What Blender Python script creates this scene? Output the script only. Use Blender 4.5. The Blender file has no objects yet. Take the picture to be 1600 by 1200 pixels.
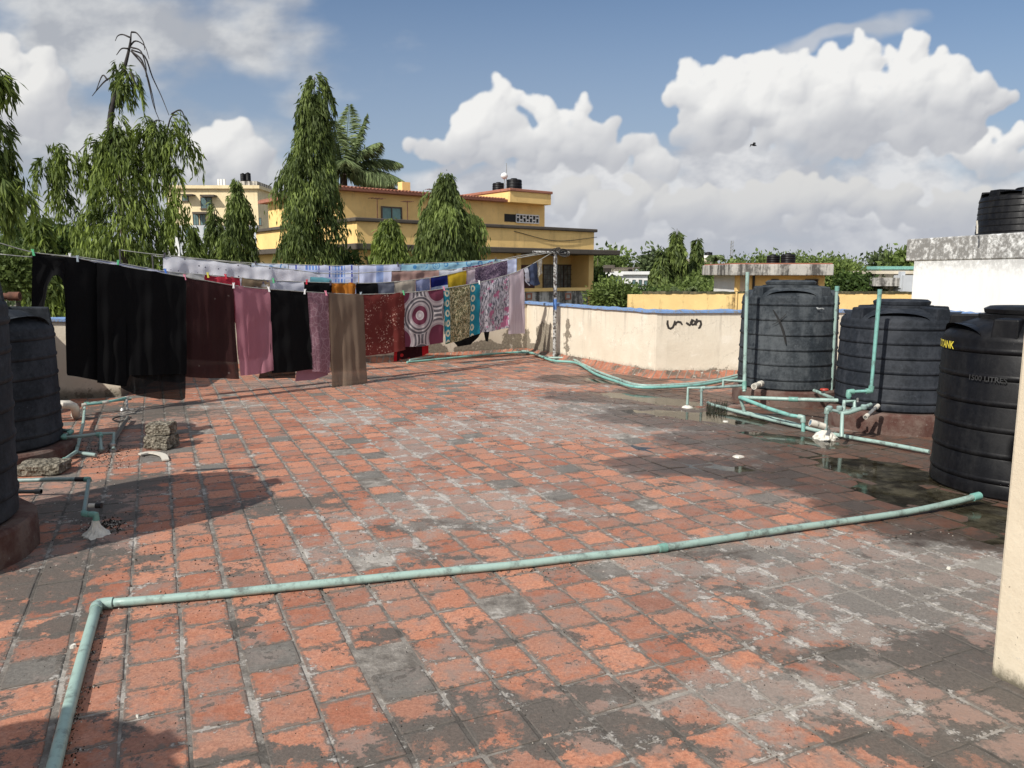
import bpy, math, random
import numpy as np
from mathutils import Vector
R = math.radians
rnd = random.Random(7)
scene = bpy.context.scene
COL = scene.collection
# ------------------------------------------------------------------ camera model (used to survey positions)
H = 1.6; F = 1200.0; TH = R(8.16)
ST, CT = math.sin(TH), math.cos(TH)
def ray(px, py):
    x = (px-800)/F; y = -(py-600)/F
    return (x, CT+y*ST, -ST+y*CT)
def G(px, py, z=0.0):            # survey: point at height z
    d = ray(px, py); t = (z-H)/d[2]
    return Vector((d[0]*t, d[1]*t, z))
def D(px, py, Y):                # survey: point at depth Y
    d = ray(px, py); t = Y/d[1]
    return Vector((d[0]*t, Y, H+d[2]*t))
def LP(a, b, px, py):            # survey: point on the vertical plane through a, b
    d = ray(px, py); ax, ay = a; ex, ey = b[0]-a[0], b[1]-a[1]
    # (t*dx-ax)*ey = (t*dy-ay)*ex
    t = (ax*ey-ay*ex)/(d[0]*ey-d[1]*ex)
    return Vector((d[0]*t, d[1]*t, H+d[2]*t))
# ------------------------------------------------------------------ object helpers
def tag(o, label=None, cat=None, group=None, kind=None):
    if label: o['label'] = label
    if cat: o['category'] = cat
    if group: o['group'] = group
    if kind: o['kind'] = kind
    return o
def thing(name, loc, label, cat, group=None):
    o = bpy.data.objects.new(name, None); COL.objects.link(o)
    o.location = loc; o.empty_display_size = .1
    return tag(o, label, cat, group)
def wloc(o):
    v = Vector((0, 0, 0))
    while o is not None:
        v += Vector(o.location); o = o.parent
    return v
class MB:
    def __init__(s): s.v = []; s.f = []; s.uv = None
    def add(s, vs, fs):
        n = len(s.v); s.v += [tuple(p) for p in vs]; s.f += [tuple(i+n for i in q) for q in fs]; return s
    def box(s, c, d, rz=0.0, jit=0.0, tilt=None):
        cx, cy, cz = c; ca, sa = math.cos(rz), math.sin(rz); vs = []
        for sx in (-.5, .5):
            for sy in (-.5, .5):
                for sz in (-.5, .5):
                    x, y, z = sx*d[0], sy*d[1], sz*d[2]
                    if jit: x += rnd.uniform(-jit, jit); y += rnd.uniform(-jit, jit); z += rnd.uniform(-jit, jit)
                    vs.append((cx+x*ca-y*sa, cy+x*sa+y*ca, cz+z))
        return s.add(vs, [(0,1,3,2),(4,6,7,5),(0,4,5,1),(2,3,7,6),(0,2,6,4),(1,5,7,3)])
    def prism(s, pts, z0, z1):
        n = len(pts); vs = [(p[0], p[1], z0) for p in pts]+[(p[0], p[1], z1) for p in pts]
        fs = [(i, (i+1) % n, n+(i+1) % n, n+i) for i in range(n)]+[tuple(range(n, 2*n)), tuple(reversed(range(n)))]
        return s.add(vs, fs)
    def tube(s, pts, r, seg=10, cap=True):
        pts = [Vector(p) for p in pts]; n = len(pts); rs = r if isinstance(r, (list, tuple)) else [r]*n
        vs = []; prev = None
        for i, p in enumerate(pts):
            a = pts[max(0, i-1)]; b = pts[min(n-1, i+1)]
            d = (b-a).normalized()
            if i > 0 and i < n-1:
                d1 = (p-a).normalized(); d2 = (b-p).normalized(); d = (d1+d2)
                d = d.normalized() if d.length > 1e-6 else d1
            if prev is None:
                up = Vector((0, 0, 1)) if abs(d.z) < .9 else Vector((1, 0, 0))
                x = d.cross(up).normalized()
            else:
                x = (prev-d*prev.dot(d)).normalized()
            y = d.cross(x); prev = x
            for k in range(seg):
                an = 2*math.pi*k/seg
                vs.append(p+(x*math.cos(an)+y*math.sin(an))*rs[i])
        fs = []
        for i in range(n-1):
            for k in range(seg):
                k2 = (k+1) % seg
                fs.append((i*seg+k, i*seg+k2, (i+1)*seg+k2, (i+1)*seg+k))
        if cap: fs += [tuple(reversed(range(seg))), tuple(range((n-1)*seg, n*seg))]
        return s.add(vs, fs)
    def lathe(s, c, prof, seg=48, sx=1.0):
        vs = []; fs = []; n = len(prof)
        for (r, z) in prof:
            for k in range(seg):
                a = 2*math.pi*k/seg
                vs.append((c[0]+r*math.cos(a), c[1]+r*math.sin(a), c[2]+z))
        for i in range(n-1):
            for k in range(seg):
                k2 = (k+1) % seg
                fs.append((i*seg+k, i*seg+k2, (i+1)*seg+k2, (i+1)*seg+k))
        fs.append(tuple(range((n-1)*seg, n*seg))); fs.append(tuple(reversed(range(seg))))
        return s.add(vs, fs)
    def build(s, name, m, parent=None, origin=None, smooth=False, bevel=0.0, uv=None, shade=None):
        off = wloc(parent) if parent is not None else Vector(origin if origin is not None else (0, 0, 0))
        me = bpy.data.meshes.new(name)
        me.from_pydata([(x-off.x, y-off.y, z-off.z) for x, y, z in s.v], [], s.f)
        if uv is not None:
            l = me.uv_layers.new(name='UVMap')
            idx = np.empty(len(me.loops), dtype=np.int32); me.loops.foreach_get('vertex_index', idx)
            l.data.foreach_set('uv', np.asarray(uv, dtype=np.float32)[idx].ravel())
        if shade is not None:
            at = me.attributes.new('shade', 'FLOAT', 'FACE'); at.data.foreach_set('value', np.asarray(shade, dtype=np.float32))
        if smooth: me.polygons.foreach_set('use_smooth', [True]*len(me.polygons))
        me.update()
        if m is not None: me.materials.append(m)
        o = bpy.data.objects.new(name, me); COL.objects.link(o)
        if parent is not None: o.parent = parent
        elif origin is not None: o.location = origin
        if smooth == 'auto':
            try: me.set_sharp_from_angle(angle=R(35))
            except Exception: pass
        if bevel:
            b = o.modifiers.new('bevel', 'BEVEL'); b.width = bevel; b.segments = 2; b.limit_method = 'ANGLE'
        return o
# ------------------------------------------------------------------ shader helpers
class S:
    """a socket with arithmetic"""
    def __init__(s, t, k): s.t = t; s.k = k
    def _m(s, op, *a):
        n = s.t.nodes.new('ShaderNodeMath'); n.operation = op
        for i, x in enumerate((s,)+a):
            if isinstance(x, S): s.t.links.new(x.k, n.inputs[i])
            else: n.inputs[i].default_value = x
        return S(s.t, n.outputs[0])
    def __add__(s, o): return s._m('ADD', o)
    __radd__ = __add__
    def __mul__(s, o): return s._m('MULTIPLY', o)
    __rmul__ = __mul__
    def __sub__(s, o): return s._m('SUBTRACT', o)
    def __rsub__(s, o): return (s*-1.0)+o
    def __truediv__(s, o): return s._m('DIVIDE', o)
    def mx(s, o): return s._m('MAXIMUM', o)
    def mn(s, o): return s._m('MINIMUM', o)
    def sin(s): return s._m('SINE')
    def frac(s): return s._m('FRACT')
    def abs(s): return s._m('ABSOLUTE')
    def pow(s, o): return s._m('POWER', o)
    def gt(s, o): return s._m('GREATER_THAN', o)
    def st(s, a, b, lo=0.0, hi=1.0):     # smoothstep map range
        n = s.t.nodes.new('ShaderNodeMapRange'); n.interpolation_type = 'SMOOTHSTEP'
        s.t.links.new(s.k, n.inputs['Value'])
        n.inputs['From Min'].default_value = a; n.inputs['From Max'].default_value = b
        n.inputs['To Min'].default_value = lo; n.inputs['To Max'].default_value = hi
        return S(s.t, n.outputs['Result'])
class M:
    def __init__(s, name, tree=None):
        if tree is None:
            s.m = bpy.data.materials.new(name); s.m.use_nodes = True; s.t = s.m.node_tree; s.t.nodes.clear()
        else: s.t = tree
        s._g = None
    def nd(s, k, **kw):
        n = s.t.nodes.new(k)
        for a, b in kw.items(): setattr(n, a, b)
        return n
    def set(s, sock, x):
        if isinstance(x, S): s.t.links.new(x.k, sock)
        elif isinstance(x, (tuple, list)): sock.default_value = tuple(x)+((1.0,) if len(x) == 3 and len(sock.default_value) == 4 else ())
        else: sock.default_value = x
    def pos(s):
        if s._g is None: s._g = s.nd('ShaderNodeNewGeometry')
        return S(s.t, s._g.outputs['Position'])
    def uv(s): return S(s.t, s.nd('ShaderNodeUVMap').outputs['UV'])
    def obj(s): return S(s.t, s.nd('ShaderNodeTexCoord').outputs['Object'])
    def attr(s, n='shade'): return S(s.t, s.nd('ShaderNodeAttribute', attribute_name=n).outputs['Fac'])
    def xyz(s, v):
        n = s.nd('ShaderNodeSeparateXYZ'); s.t.links.new(v.k, n.inputs[0]); return [S(s.t, n.outputs[i]) for i in range(3)]
    def vec(s, x, y, z=0.0):
        n = s.nd('ShaderNodeCombineXYZ')
        for i, q in enumerate((x, y, z)): s.set(n.inputs[i], q)
        return S(s.t, n.outputs[0])
    def scale(s, v, sc, off=(0, 0, 0)):
        n = s.nd('ShaderNodeMapping'); s.t.links.new(v.k, n.inputs['Vector'])
        n.inputs['Scale'].default_value = sc if isinstance(sc, (tuple, list)) else (sc, sc, sc)
        n.inputs['Location'].default_value = off
        return S(s.t, n.outputs[0])
    def noise(s, v, sc=5.0, det=4.0, rough=.55, dist=0.0, col=False):
        n = s.nd('ShaderNodeTexNoise'); s.t.links.new(v.k, n.inputs['Vector'])
        n.inputs['Scale'].default_value = sc; n.inputs['Detail'].default_value = det
        n.inputs['Roughness'].default_value = rough; n.inputs['Distortion'].default_value = dist
        return S(s.t, n.outputs['Color' if col else 'Fac'])
    def vor(s, v, sc=5.0, feat='F1', rand=1.0, out='Distance', smooth=None):
        n = s.nd('ShaderNodeTexVoronoi', feature=feat); s.t.links.new(v.k, n.inputs['Vector'])
        n.inputs['Scale'].default_value = sc; n.inputs['Randomness'].default_value = rand
        return S(s.t, n.outputs[out])
    def mix(s, f, a, b, mode='MIX'):
        n = s.nd('ShaderNodeMix', data_type='RGBA', blend_type=mode)
        s.set(n.inputs[0], f); s.set(n.inputs[6], a); s.set(n.inputs[7], b)
        return S(s.t, n.outputs[2])
    def bump(s, h, strength=.3, dist=.01):
        n = s.nd('ShaderNodeBump'); s.t.links.new(h.k, n.inputs['Height'])
        n.inputs['Strength'].default_value = strength; n.inputs['Distance'].default_value = dist
        return S(s.t, n.outputs[0])
    def out(s, sh):
        o = s.nd('ShaderNodeOutputMaterial'); s.t.links.new(sh.k if isinstance(sh, S) else sh, o.inputs['Surface']); return s.m
    def pbr(s, col, rough=.7, bump=None, metal=0.0, spec=.5, trans=None, alpha=None):
        p = s.nd('ShaderNodeBsdfPrincipled')
        s.set(p.inputs['Base Color'], col); s.set(p.inputs['Roughness'], rough); s.set(p.inputs['Metallic'], metal)
        s.set(p.inputs['Specular IOR Level'], spec)
        if bump is not None: s.set(p.inputs['Normal'], bump)
        sh = S(s.t, p.outputs[0])
        if trans is not None:
            tr = s.nd('ShaderNodeBsdfTranslucent'); s.set(tr.inputs[0], col)
            mx = s.nd('ShaderNodeMixShader'); mx.inputs[0].default_value = trans
            s.t.links.new(sh.k, mx.inputs[1]); s.t.links.new(tr.outputs[0], mx.inputs[2]); sh = S(s.t, mx.outputs[0])
        if alpha is not None:
            tr = s.nd('ShaderNodeBsdfTransparent')
            mx = s.nd('ShaderNodeMixShader'); s.set(mx.inputs[0], alpha)
            s.t.links.new(tr.outputs[0], mx.inputs[1]); s.t.links.new(sh.k, mx.inputs[2]); sh = S(s.t, mx.outputs[0])
        return s.out(sh)
def blobs(m, x, y, lst):      # soft ellipses, maximum of all
    f = None
    for (cx, cy, rx, ry) in lst:
        a = (x-cx)*(1.0/rx); b = (y-cy)*(1.0/ry)
        q = 1.0-((a*a)+(b*b))._m('SQRT')
        f = q if f is None else f.mx(q)
    return f
def simple(name, col, rough=.6, var=.25, sc=12.0, metal=0.0, bumpk=.15):
    m = M(name); p = m.pos(); n = m.noise(p, sc, 6, .65)
    c = m.mix(n.st(.3, .7), tuple(k*(1-var) for k in col), tuple(min(1, k*(1+var)) for k in col))
    return m.pbr(c, rough, m.bump(m.noise(p, sc*4, 4, .6), bumpk, .004), metal)
# ------------------------------------------------------------------ camera, sun, sky
cam = bpy.data.cameras.new('camera'); co = bpy.data.objects.new('camera', cam); COL.objects.link(co)
co.location = (0, 0, H); co.rotation_euler = (R(90)-TH, 0, 0)
cam.sensor_width = 36; cam.lens = 27.0; cam.clip_start = .05; cam.clip_end = 5000
scene.camera = co
scene.view_settings.view_transform = 'Standard'; scene.view_settings.look = 'None'; scene.view_settings.exposure = 0
try:
    scene.cycles.max_bounces = 8; scene.cycles.transparent_max_bounces = 12; scene.cycles.use_denoising = True
except Exception: pass
SUN_EL = R(41.5); SUN_AZ = R(220)      # azimuth clockwise from +Y, where the sun stands
sd = Vector((math.sin(SUN_AZ)*math.cos(SUN_EL), math.cos(SUN_AZ)*math.cos(SUN_EL), math.sin(SUN_EL)))
sl = bpy.data.lights.new('sun', 'SUN'); sl.energy = 5.0; sl.angle = R(.6); sl.color = (1.0, .955, .88)
so = bpy.data.objects.new('sun', sl); COL.objects.link(so); so.rotation_euler = sd.to_track_quat('Z', 'Y').to_euler(); so.location = (-10, -10, 20)
w = bpy.data.worlds.new('World'); scene.world = w; w.use_nodes = True; w.node_tree.nodes.clear()
m = M('', w.node_tree)
sky = m.nd('ShaderNodeTexSky', sky_type='NISHITA'); sky.sun_disc = False; sky.sun_elevation = SUN_EL; sky.sun_rotation = SUN_AZ
sky.air_density = 1.0; sky.dust_density = 1.6; sky.ozone_density = 2.0; sky.altitude = 0
gd = S(m.t, m.nd('ShaderNodeTexCoord').outputs['Generated'])
dx, dy, dz = m.xyz(gd)
ady = dy.abs().mx(.25)
u = dx/ady; v = dz/ady
base = m.mix(1.0, S(m.t, sky.outputs[0]), (.90, .96, 1.02), 'MULTIPLY')
hz = v.st(.02, .42, 1.0, 0.0)
base = m.mix(hz*.66, base, (4.2, 4.8, 5.8))
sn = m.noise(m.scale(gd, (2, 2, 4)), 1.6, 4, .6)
base = m.mix(sn.st(.40, .58, 0, .92)*((1.0-dy.st(-.05, .45)).mx(dz.st(.55, .8))), base, (8.6, 8.8, 9.2))      # bright cloud added behind the camera and overhead to lift the fill light
low = v.st(0.0, .14, 1.0, 0.0)
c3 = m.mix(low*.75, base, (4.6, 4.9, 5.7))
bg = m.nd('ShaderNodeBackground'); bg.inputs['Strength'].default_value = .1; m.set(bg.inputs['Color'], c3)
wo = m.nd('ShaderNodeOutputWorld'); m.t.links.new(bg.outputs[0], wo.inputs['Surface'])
try:
    w.cycles.sampling_method = 'MANUAL'; w.cycles.sample_map_resolution = 128
except Exception: pass
# ------------------------------------------------------------------ cumulus layer, a far shell (2.6 km) facing the roof
DU = .0014; UU = np.arange(-.82, .82, DU); VV = np.arange(-.03, .56, DU); NU, NV = len(UU), len(VV)
gu, gv = np.meshgrid(UU, VV)
def pnoise(x, y, seed):
    r_ = np.random.default_rng(seed); P = r_.permutation(512); P = np.concatenate([P, P]); g = r_.uniform(0, 2*np.pi, 512)
    xi = np.floor(x).astype(int); yi = np.floor(y).astype(int); xf = x-xi; yf = y-yi
    def gr(ix, iy, dx_, dy_): a_ = g[P[(P[ix & 511]+iy) & 511]]; return np.cos(a_)*dx_+np.sin(a_)*dy_
    f = lambda t: t*t*t*(t*(t*6-15)+10)
    a_ = gr(xi, yi, xf, yf); b_ = gr(xi+1, yi, xf-1, yf); c_ = gr(xi, yi+1, xf, yf-1); d_ = gr(xi+1, yi+1, xf-1, yf-1)
    sx, sy = f(xf), f(yf); return ((a_*(1-sx)+b_*sx)*(1-sy)+(c_*(1-sx)+d_*sx)*sy)*1.5
def fbm(x, y, o, seed, ro=.5):
    t = 0; am = 1
    for k in range(o): t = t+am*pnoise(x+13.7*k, y+7.1*k, seed+k); x = x*2; y = y*2; am *= ro
    return t
def blur(a_, k):
    for _ in range(2):
        for ax in (0, 1):
            p_ = np.pad(a_, [(k+1, k) if i == ax else (0, 0) for i in (0, 1)], mode='edge'); c_ = np.cumsum(p_, axis=ax)
            a_ = (np.take(c_, range(2*k+1, c_.shape[ax]), ax)-np.take(c_, range(0, c_.shape[ax]-2*k-1), ax))/(2*k+1)
    return a_
def sst(x, a_, b_): t = np.clip((x-a_)/(b_-a_), 0, 1); return t*t*(3-2*t)
def uvp(px, py): d = ray(px, py); return d[0]/d[1], d[2]/d[1]
cr2 = random.Random(4)
wx_ = fbm(gu*22, gv*22, 4, 3)*.007; wy_ = fbm(gu*22, gv*22, 4, 9)*.006
RGB = np.zeros((NV, NU, 3)); ALP = np.zeros((NV, NU))
def over(col, al):
    global RGB, ALP
    o = al+ALP*(1-al); RGB[:] = np.where(o[..., None] > 1e-5, (col*al[..., None]+RGB*(ALP*(1-al))[..., None])/np.maximum(o, 1e-5)[..., None], RGB); ALP[:] = o
def soft_layer(lst, seed, amp=.9, dk=(.40, .42, .47), lt=(.62, .63, .65)):
    n1 = fbm(gu*4.2, gv*8.0, 6, seed, .55); n2 = fbm(gu*9, gv*15, 6, seed+20, .58); f = np.zeros_like(gu)-1
    x = gu+fbm(gu*5, gv*7, 4, seed+5)*.05; y = gv+fbm(gu*5, gv*7, 4, seed+6)*.035
    for (px, py, rx, ry) in lst:
        cx, cy = uvp(px, py); q = 1-np.sqrt(((x-cx)/(rx/F))**2+((y-cy)/(ry/F))**2); f = np.maximum(f, q)
    al = sst(f+n1*.35, .0, .62)*amp; t = np.clip(.5+n2*.9+n1*.3, 0, 1)[..., None]; over(np.array(dk)*(1-t)+np.array(lt)*t, al)
def cumulus(lst, seed, base_y, top_y, fade=30, bright=1.0, small=1.0):
    """heap of spheres within spheres, lit from the upper left"""
    r_ = random.Random(seed); Z = np.full(gu.shape, -1.0); xs = gu+wx_; ys = gv+wy_
    def splat(cx, cy, cz, rr):
        i0, i1 = int((cx-rr-.012+.82)/DU), int((cx+rr+.012+.82)/DU)+1; j0, j1 = int((cy-rr-.012+.03)/DU), int((cy+rr+.012+.03)/DU)+1
        i0, j0 = max(0, i0), max(0, j0); i1, j1 = min(NU, i1), min(NV, j1)
        if i1 <= i0 or j1 <= j0: return
        X = xs[j0:j1, i0:i1]-cx; Y = ys[j0:j1, i0:i1]-cy; q = rr*rr-X*X-Y*Y
        Z[j0:j1, i0:i1] = np.maximum(Z[j0:j1, i0:i1], np.where(q > 0, cz+np.sqrt(np.maximum(q, 0)), -1))
    for (px, py, rx, ry) in lst:
        cx, cy = uvp(px, py); rx, ry = rx/F, ry/F; rm = min(rx, ry)
        nm = max(5, int(7*rx/rm*small))
        for k in range(nm):
            a_ = r_.uniform(0, 6.283); d_ = math.sqrt(r_.random())*.92; mx_, my_ = cx+rx*d_*math.cos(a_)*.92, cy+ry*d_*math.sin(a_)*.92; mz = rm*math.sqrt(max(0, 1-d_*d_))*.6
            mr = rm*r_.uniform(.40, .66)*(1.12-.4*d_); splat(mx_, my_, mz, mr)
            for j in range(9):
                b_ = r_.uniform(0, 6.283); e_ = math.sqrt(r_.random()); sr = mr*r_.uniform(.28, .5); sx_, sy_ = mx_+mr*e_*math.cos(b_)*.85, my_+mr*e_*math.sin(b_)*.85; sz = mz+mr*math.sqrt(max(0, 1-e_*e_))*.8
                splat(sx_, sy_, sz, sr)
                for i in range(5):
                    b2 = r_.uniform(0, 6.283); e2 = math.sqrt(r_.random()); tr2 = sr*r_.uniform(.3, .5)
                    splat(sx_+sr*e2*math.cos(b2)*.9, sy_+sr*e2*math.sin(b2)*.9, sz+sr*math.sqrt(max(0, 1-e2*e2))*.8, tr2)
    cov = (Z > -.5).astype(float); Zf = np.where(Z > -.5, Z, 0); Zs = blur(Zf, 1); Zm = blur(Zf, 5); Zb = blur(Zf, 14)
    def lam(z_, k):
        gy, gx = np.gradient(z_, DU); gx, gy = gx*k, gy*k; nn = 1/np.sqrt(1+gx*gx+gy*gy); return np.clip((-gx*-.46+-gy*.68+.58)*nn, 0, 1)
    L_ = .20*lam(Zs, .40)+.36*lam(Zm, .8)+.44*lam(Zb, 1.2)
    ty, by = uvp(800, top_y)[1], uvp(800, base_y)[1]; ver = np.clip((gv-by)/(ty-by)+fbm(gu*9, gv*9, 4, seed+2)*.35, 0, 1)
    cav = np.clip((blur(Zf, 7)-Zf)*14, 0, 1)
    lit = np.clip((L_*1.35-.22)*(.30+.86*sst(ver, 0, .85))-cav*.16+.10+fbm(gu*30, gv*30, 4, seed+1)*.05, 0, 1)[..., None]
    bc_ = blur(cov, 2); edge = sst(bc_+fbm(gu*55, gv*55, 5, seed+12)*.22*np.clip(bc_*3, 0, 1), .20, .85); edge *= sst((gv-by)*F+fbm(gu*8, gv*10, 5, seed+7)*30, -fade, fade)
    wisp = np.clip(1.15+fbm(gu*40, gv*40, 4, seed+3)*.22-.2*(1-edge), 0, 1)
    over(np.array((.50, .515, .555))*(1-lit)+np.array((.89, .885, .87))*lit*bright+0, np.clip(edge*wisp, 0, 1))
soft_layer([(170,50,380,110),(400,60,150,90),(20,190,220,150),(150,255,270,150),(-60,90,160,120),(330,310,180,80),(-400,150,300,300)], 31, .95, (.44, .46, .50), (.66, .67, .68))
soft_layer([(1250,310,420,90),(860,290,250,80),(1000,385,400,55),(1400,385,420,60),(700,262,100,34),(1560,320,170,100),(1160,250,230,90),(2000,200,300,260)], 32, .95, (.49, .505, .55), (.78, .78, .785))
soft_layer([(1275,48,80,22),(1350,50,110,26)], 33, .75, (.5, .53, .58), (.6, .62, .66))
cumulus([(365,203,34,30),(338,228,44,40),(396,240,34,40),(360,255,64,50)], 5, 330, 170, 26, .97)
cumulus([(15,85,45,34),(60,110,48,36),(40,160,70,50)], 6, 230, 55, 30, .93)
cumulus([(1330,310,90,30),(1190,330,120,34),(1420,320,110,30),(1080,330,80,36),(905,315,44,32),(950,340,70,34),(1010,300,50,26),(1540,330,90,34),(1240,300,80,26)], 7, 400, 275, 34, .80)
cumulus([(1580,218,56,22),(1510,238,50,16),(1560,245,60,26)], 8, 290, 190, 24)
cumulus([(772,124,9,14),(786,145,16,16),(808,150,24,18),(772,185,44,34),(736,205,44,36),(700,232,40,22),(655,232,28,16),(850,195,52,36),(905,182,30,28),(925,208,42,32),(880,225,90,34),(985,235,55,28),(800,235,110,32),(1030,262,50,26)], 9, 300, 112, 34, 1.0)
cumulus([(1100,135,52,36),(1062,165,28,32),(1160,125,52,34),(1210,118,50,36),(1280,120,60,40),(1345,88,34,32),(1370,110,50,34),(1430,92,36,34),(1470,112,44,34),(1510,130,44,34),(1555,158,34,20),(1440,150,110,50),(1330,165,130,54),(1200,170,120,50),(1110,190,64,48),(1250,205,150,44),(1400,200,140,46),(1500,180,60,34)], 10, 262, 70, 36, 1.0)
hz_ = sst(gv, .16, .0)[..., None] if False else (1-sst(gv, .0, .15))[..., None]; RGB = RGB*(1-hz_*.6)+np.array((.46, .49, .56))*hz_*.6
ALP *= sst(.82-np.abs(gu), 0, .05)*sst(.53-gv, 0, .04)
dn = np.stack([gu, np.ones_like(gu), gv], -1); dn /= np.linalg.norm(dn, axis=-1)[..., None]; Pv = dn*2600.0; Pv[..., 2] += H
me = bpy.data.meshes.new('clouds'); me.vertices.add(NU*NV); me.vertices.foreach_set('co', Pv.astype(np.float32).ravel())
ii, jj = np.meshgrid(np.arange(NU-1), np.arange(NV-1)); k_ = (jj*NU+ii); amx = np.maximum.reduce([ALP[:-1, :-1], ALP[1:, :-1], ALP[:-1, 1:], ALP[1:, 1:]]); k_ = k_[amx > .004]
nq = k_.size; me.loops.add(nq*4); me.loops.foreach_set('vertex_index', np.stack([k_, k_+1, k_+NU+1, k_+NU], -1).astype(np.int32).ravel()); me.polygons.add(nq); me.polygons.foreach_set('loop_start', np.arange(0, nq*4, 4, dtype=np.int32)); me.update(calc_edges=True)
at = me.attributes.new('cloud', 'FLOAT_COLOR', 'POINT'); at.data.foreach_set('color', np.concatenate([RGB, ALP[..., None]], -1).astype(np.float32).ravel())
m = M('cloud_layer'); at = m.nd('ShaderNodeAttribute', attribute_name='cloud'); em = m.nd('ShaderNodeEmission'); m.t.links.new(at.outputs['Color'], em.inputs[0]); tp = m.nd('ShaderNodeBsdfTransparent')
mx = m.nd('ShaderNodeMixShader'); m.t.links.new(at.outputs['Alpha'], mx.inputs[0]); m.t.links.new(tp.outputs[0], mx.inputs[1]); m.t.links.new(em.outputs[0], mx.inputs[2]); cloud_m = m.out(S(m.t, mx.outputs[0]))
try: cloud_m.cycles.emission_sampling = 'NONE'
except Exception: pass
me.materials.append(cloud_m); o = bpy.data.objects.new('sky', me); COL.objects.link(o); tag(o, kind='structure')
# ------------------------------------------------------------------ floor frame of the tiles
CD = Vector((-.419, .908, 0)); CE = Vector((.908, .419, 0))     # along a column / across columns
def dip(x, y):     # shallow ponding hollows in the roof
    z = 0.0
    for (cx, cy, rx, ry, a, dep) in PONDS:
        ca, sa = math.cos(a), math.sin(a); ux = (x-cx)*ca+(y-cy)*sa; uy = -(x-cx)*sa+(y-cy)*ca
        q = (ux/rx)**2+(uy/ry)**2
        z -= dep*math.exp(-q*1.3)
    z += .0022*math.sin(x*2.1+1)*math.sin(y*1.7)+.0020*math.sin(x*5.3+y)*math.sin(y*4.9+2)+.0015*math.sin(x*11+1.3*y)*math.sin(y*9.2-x*3)
    return z
PONDS = []
def pond(px, py, rx, ry, a, dep):
    p = G(px, py); PONDS.append((p.x, p.y, rx, ry, a, dep))
pond(1130, 652, 1.05, .42, -.5, .018); pond(1010, 622, 1.0, .40, -.75, .019); pond(1240, 686, .9, .34, -.6, .016)
pond(1370, 735, .85, .42, -.8, .018); pond(1470, 785, .7, .36, -.6, .017); pond(1560, 830, .5, .35, .2, .014)
pond(1110, 728, .6, .24, -.5, .017); pond(940, 595, .7, .28, -1.0, .014); pond(1020,700,.5,.16,-.3,.012)
# ------------------------------------------------------------------ floor materials
def Gm(l): return [(G(a, b).x, G(a, b).y, c, d) for a, b, c, d in l]
PALE = Gm([(860,665,2.2,.8),(900,640,1.2,1.3),(720,790,.8,.6),(650,690,.35,1.6),(540,650,.5,1.0),(1330,930,.75,.4),(1480,900,.5,.6),(1000,880,.5,.2),(1250,850,.8,.22),(560,860,.5,.3),(380,630,.8,.5),(1150,700,.3,.4),(820,600,1.0,.5),(1180,1080,.5,.2)])
DARK = Gm([(1400,940,.6,.25),(1250,1010,.4,.2),(1180,930,.4,.12),(60,900,.5,.5),(120,980,.3,.2),(800,1130,.34,.24),(950,1160,.4,.2),(660,1170,.3,.14),(430,1160,.28,.08),(900,1075,.25,.1),(1120,860,.5,.12),(120,800,.5,.5),(200,760,.35,.5),(640,870,.5,.13),(430,790,.5,.25),(1060,730,.5,.3),(1150,735,.6,.3),(1500,860,.5,.35),(1470,1020,.22,.3),(230,640,.9,.7),(600,990,.14,.09),(770,1000,.16,.07),(1590,1060,.25,.3),(1420,1150,.3,.15),(60,1000,.2,.1),(330,990,.15,.08),(700,820,.6,.12),(560,590,1.2,.3),(1000,640,1.2,.4)])
WET = Gm([(1130,652,1.7,.85),(1010,620,1.5,.8),(1240,690,1.5,.7),(1370,738,1.4,1.0),(1480,790,1.1,.7),(1570,835,.75,.6),(1110,728,1.0,.42),(940,592,1.2,.6),(1300,645,1.3,.5),(1400,690,.9,.6)])
FILM = Gm([(130,690,.9,.7),(230,655,.9,.9),(330,640,1.0,.8),(60,770,.6,.6),(150,790,.5,.5),(450,600,1.6,.6),(1300,660,1.4,.7),(1450,1000,.5,.5),(1300,900,1.0,.35),(1450,900,.7,.4),(1250,1090,.5,.2),(900,1100,.5,.2),(1500,1120,.4,.3),(150,850,.4,.3)])
def floor_stain(m):
    p = m.pos(); x, y, z = m.xyz(p)
    wn = m.noise(p, 1.6, 6, .65, col=True); a, b, c = m.xyz(wn)
    wx = x+(a-.5)*1.1; wy = y+(b-.5)*1.1
    n1 = m.noise(p, 2.3, 8, .68); n2 = m.noise(p, 9.0, 8, .7); n3 = m.noise(p, 38.0, 6, .7)
    pale = (blobs(m, wx, wy, PALE)*.9+(x*.09-.02)+(n1-.5)*2.4+(n2-.5)*2.2).st(-.16, .40)
    dark = (blobs(m, wx, wy, DARK)*1.0+(n2-.5)*2.2+(.5-n1)*2.0).st(.0, .38)
    wet = (blobs(m, wx, wy, WET)+(n1-.5)*.7).st(.0, .22)
    return p, (n1, n2, n3), pale, dark, wet
m = M('terracotta_tile'); p, (n1, n2, n3), pale, dark, wet = floor_stain(m)
sh = m.attr(); sh2 = m.attr('grey')
c = m.mix(sh, (.295, .116, .070), (.50, .236, .146))
c = m.mix(n3.st(.35, .72, 0, .5), c, (.29, .095, .058))
c = m.mix((n2.st(.44, .66))*.45, c, (.42, .24, .18))
fv = m.noise(p, 75.0, 7, .8); fw2 = m.noise(m.scale(p, (1, 1, 1), (4, 9, 2)), 19.0, 9, .76); gr = m.noise(m.scale(p, (1, 1, 1), (7, 3, 0)), 4.2, 10, .74)
tu, tv, _ = m.xyz(m.uv()); edge = tu.abs().mx(tv.abs())
c = m.mix(sh2, c, m.mix(n3, (.085, .078, .07), (.22, .205, .18)))
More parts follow.
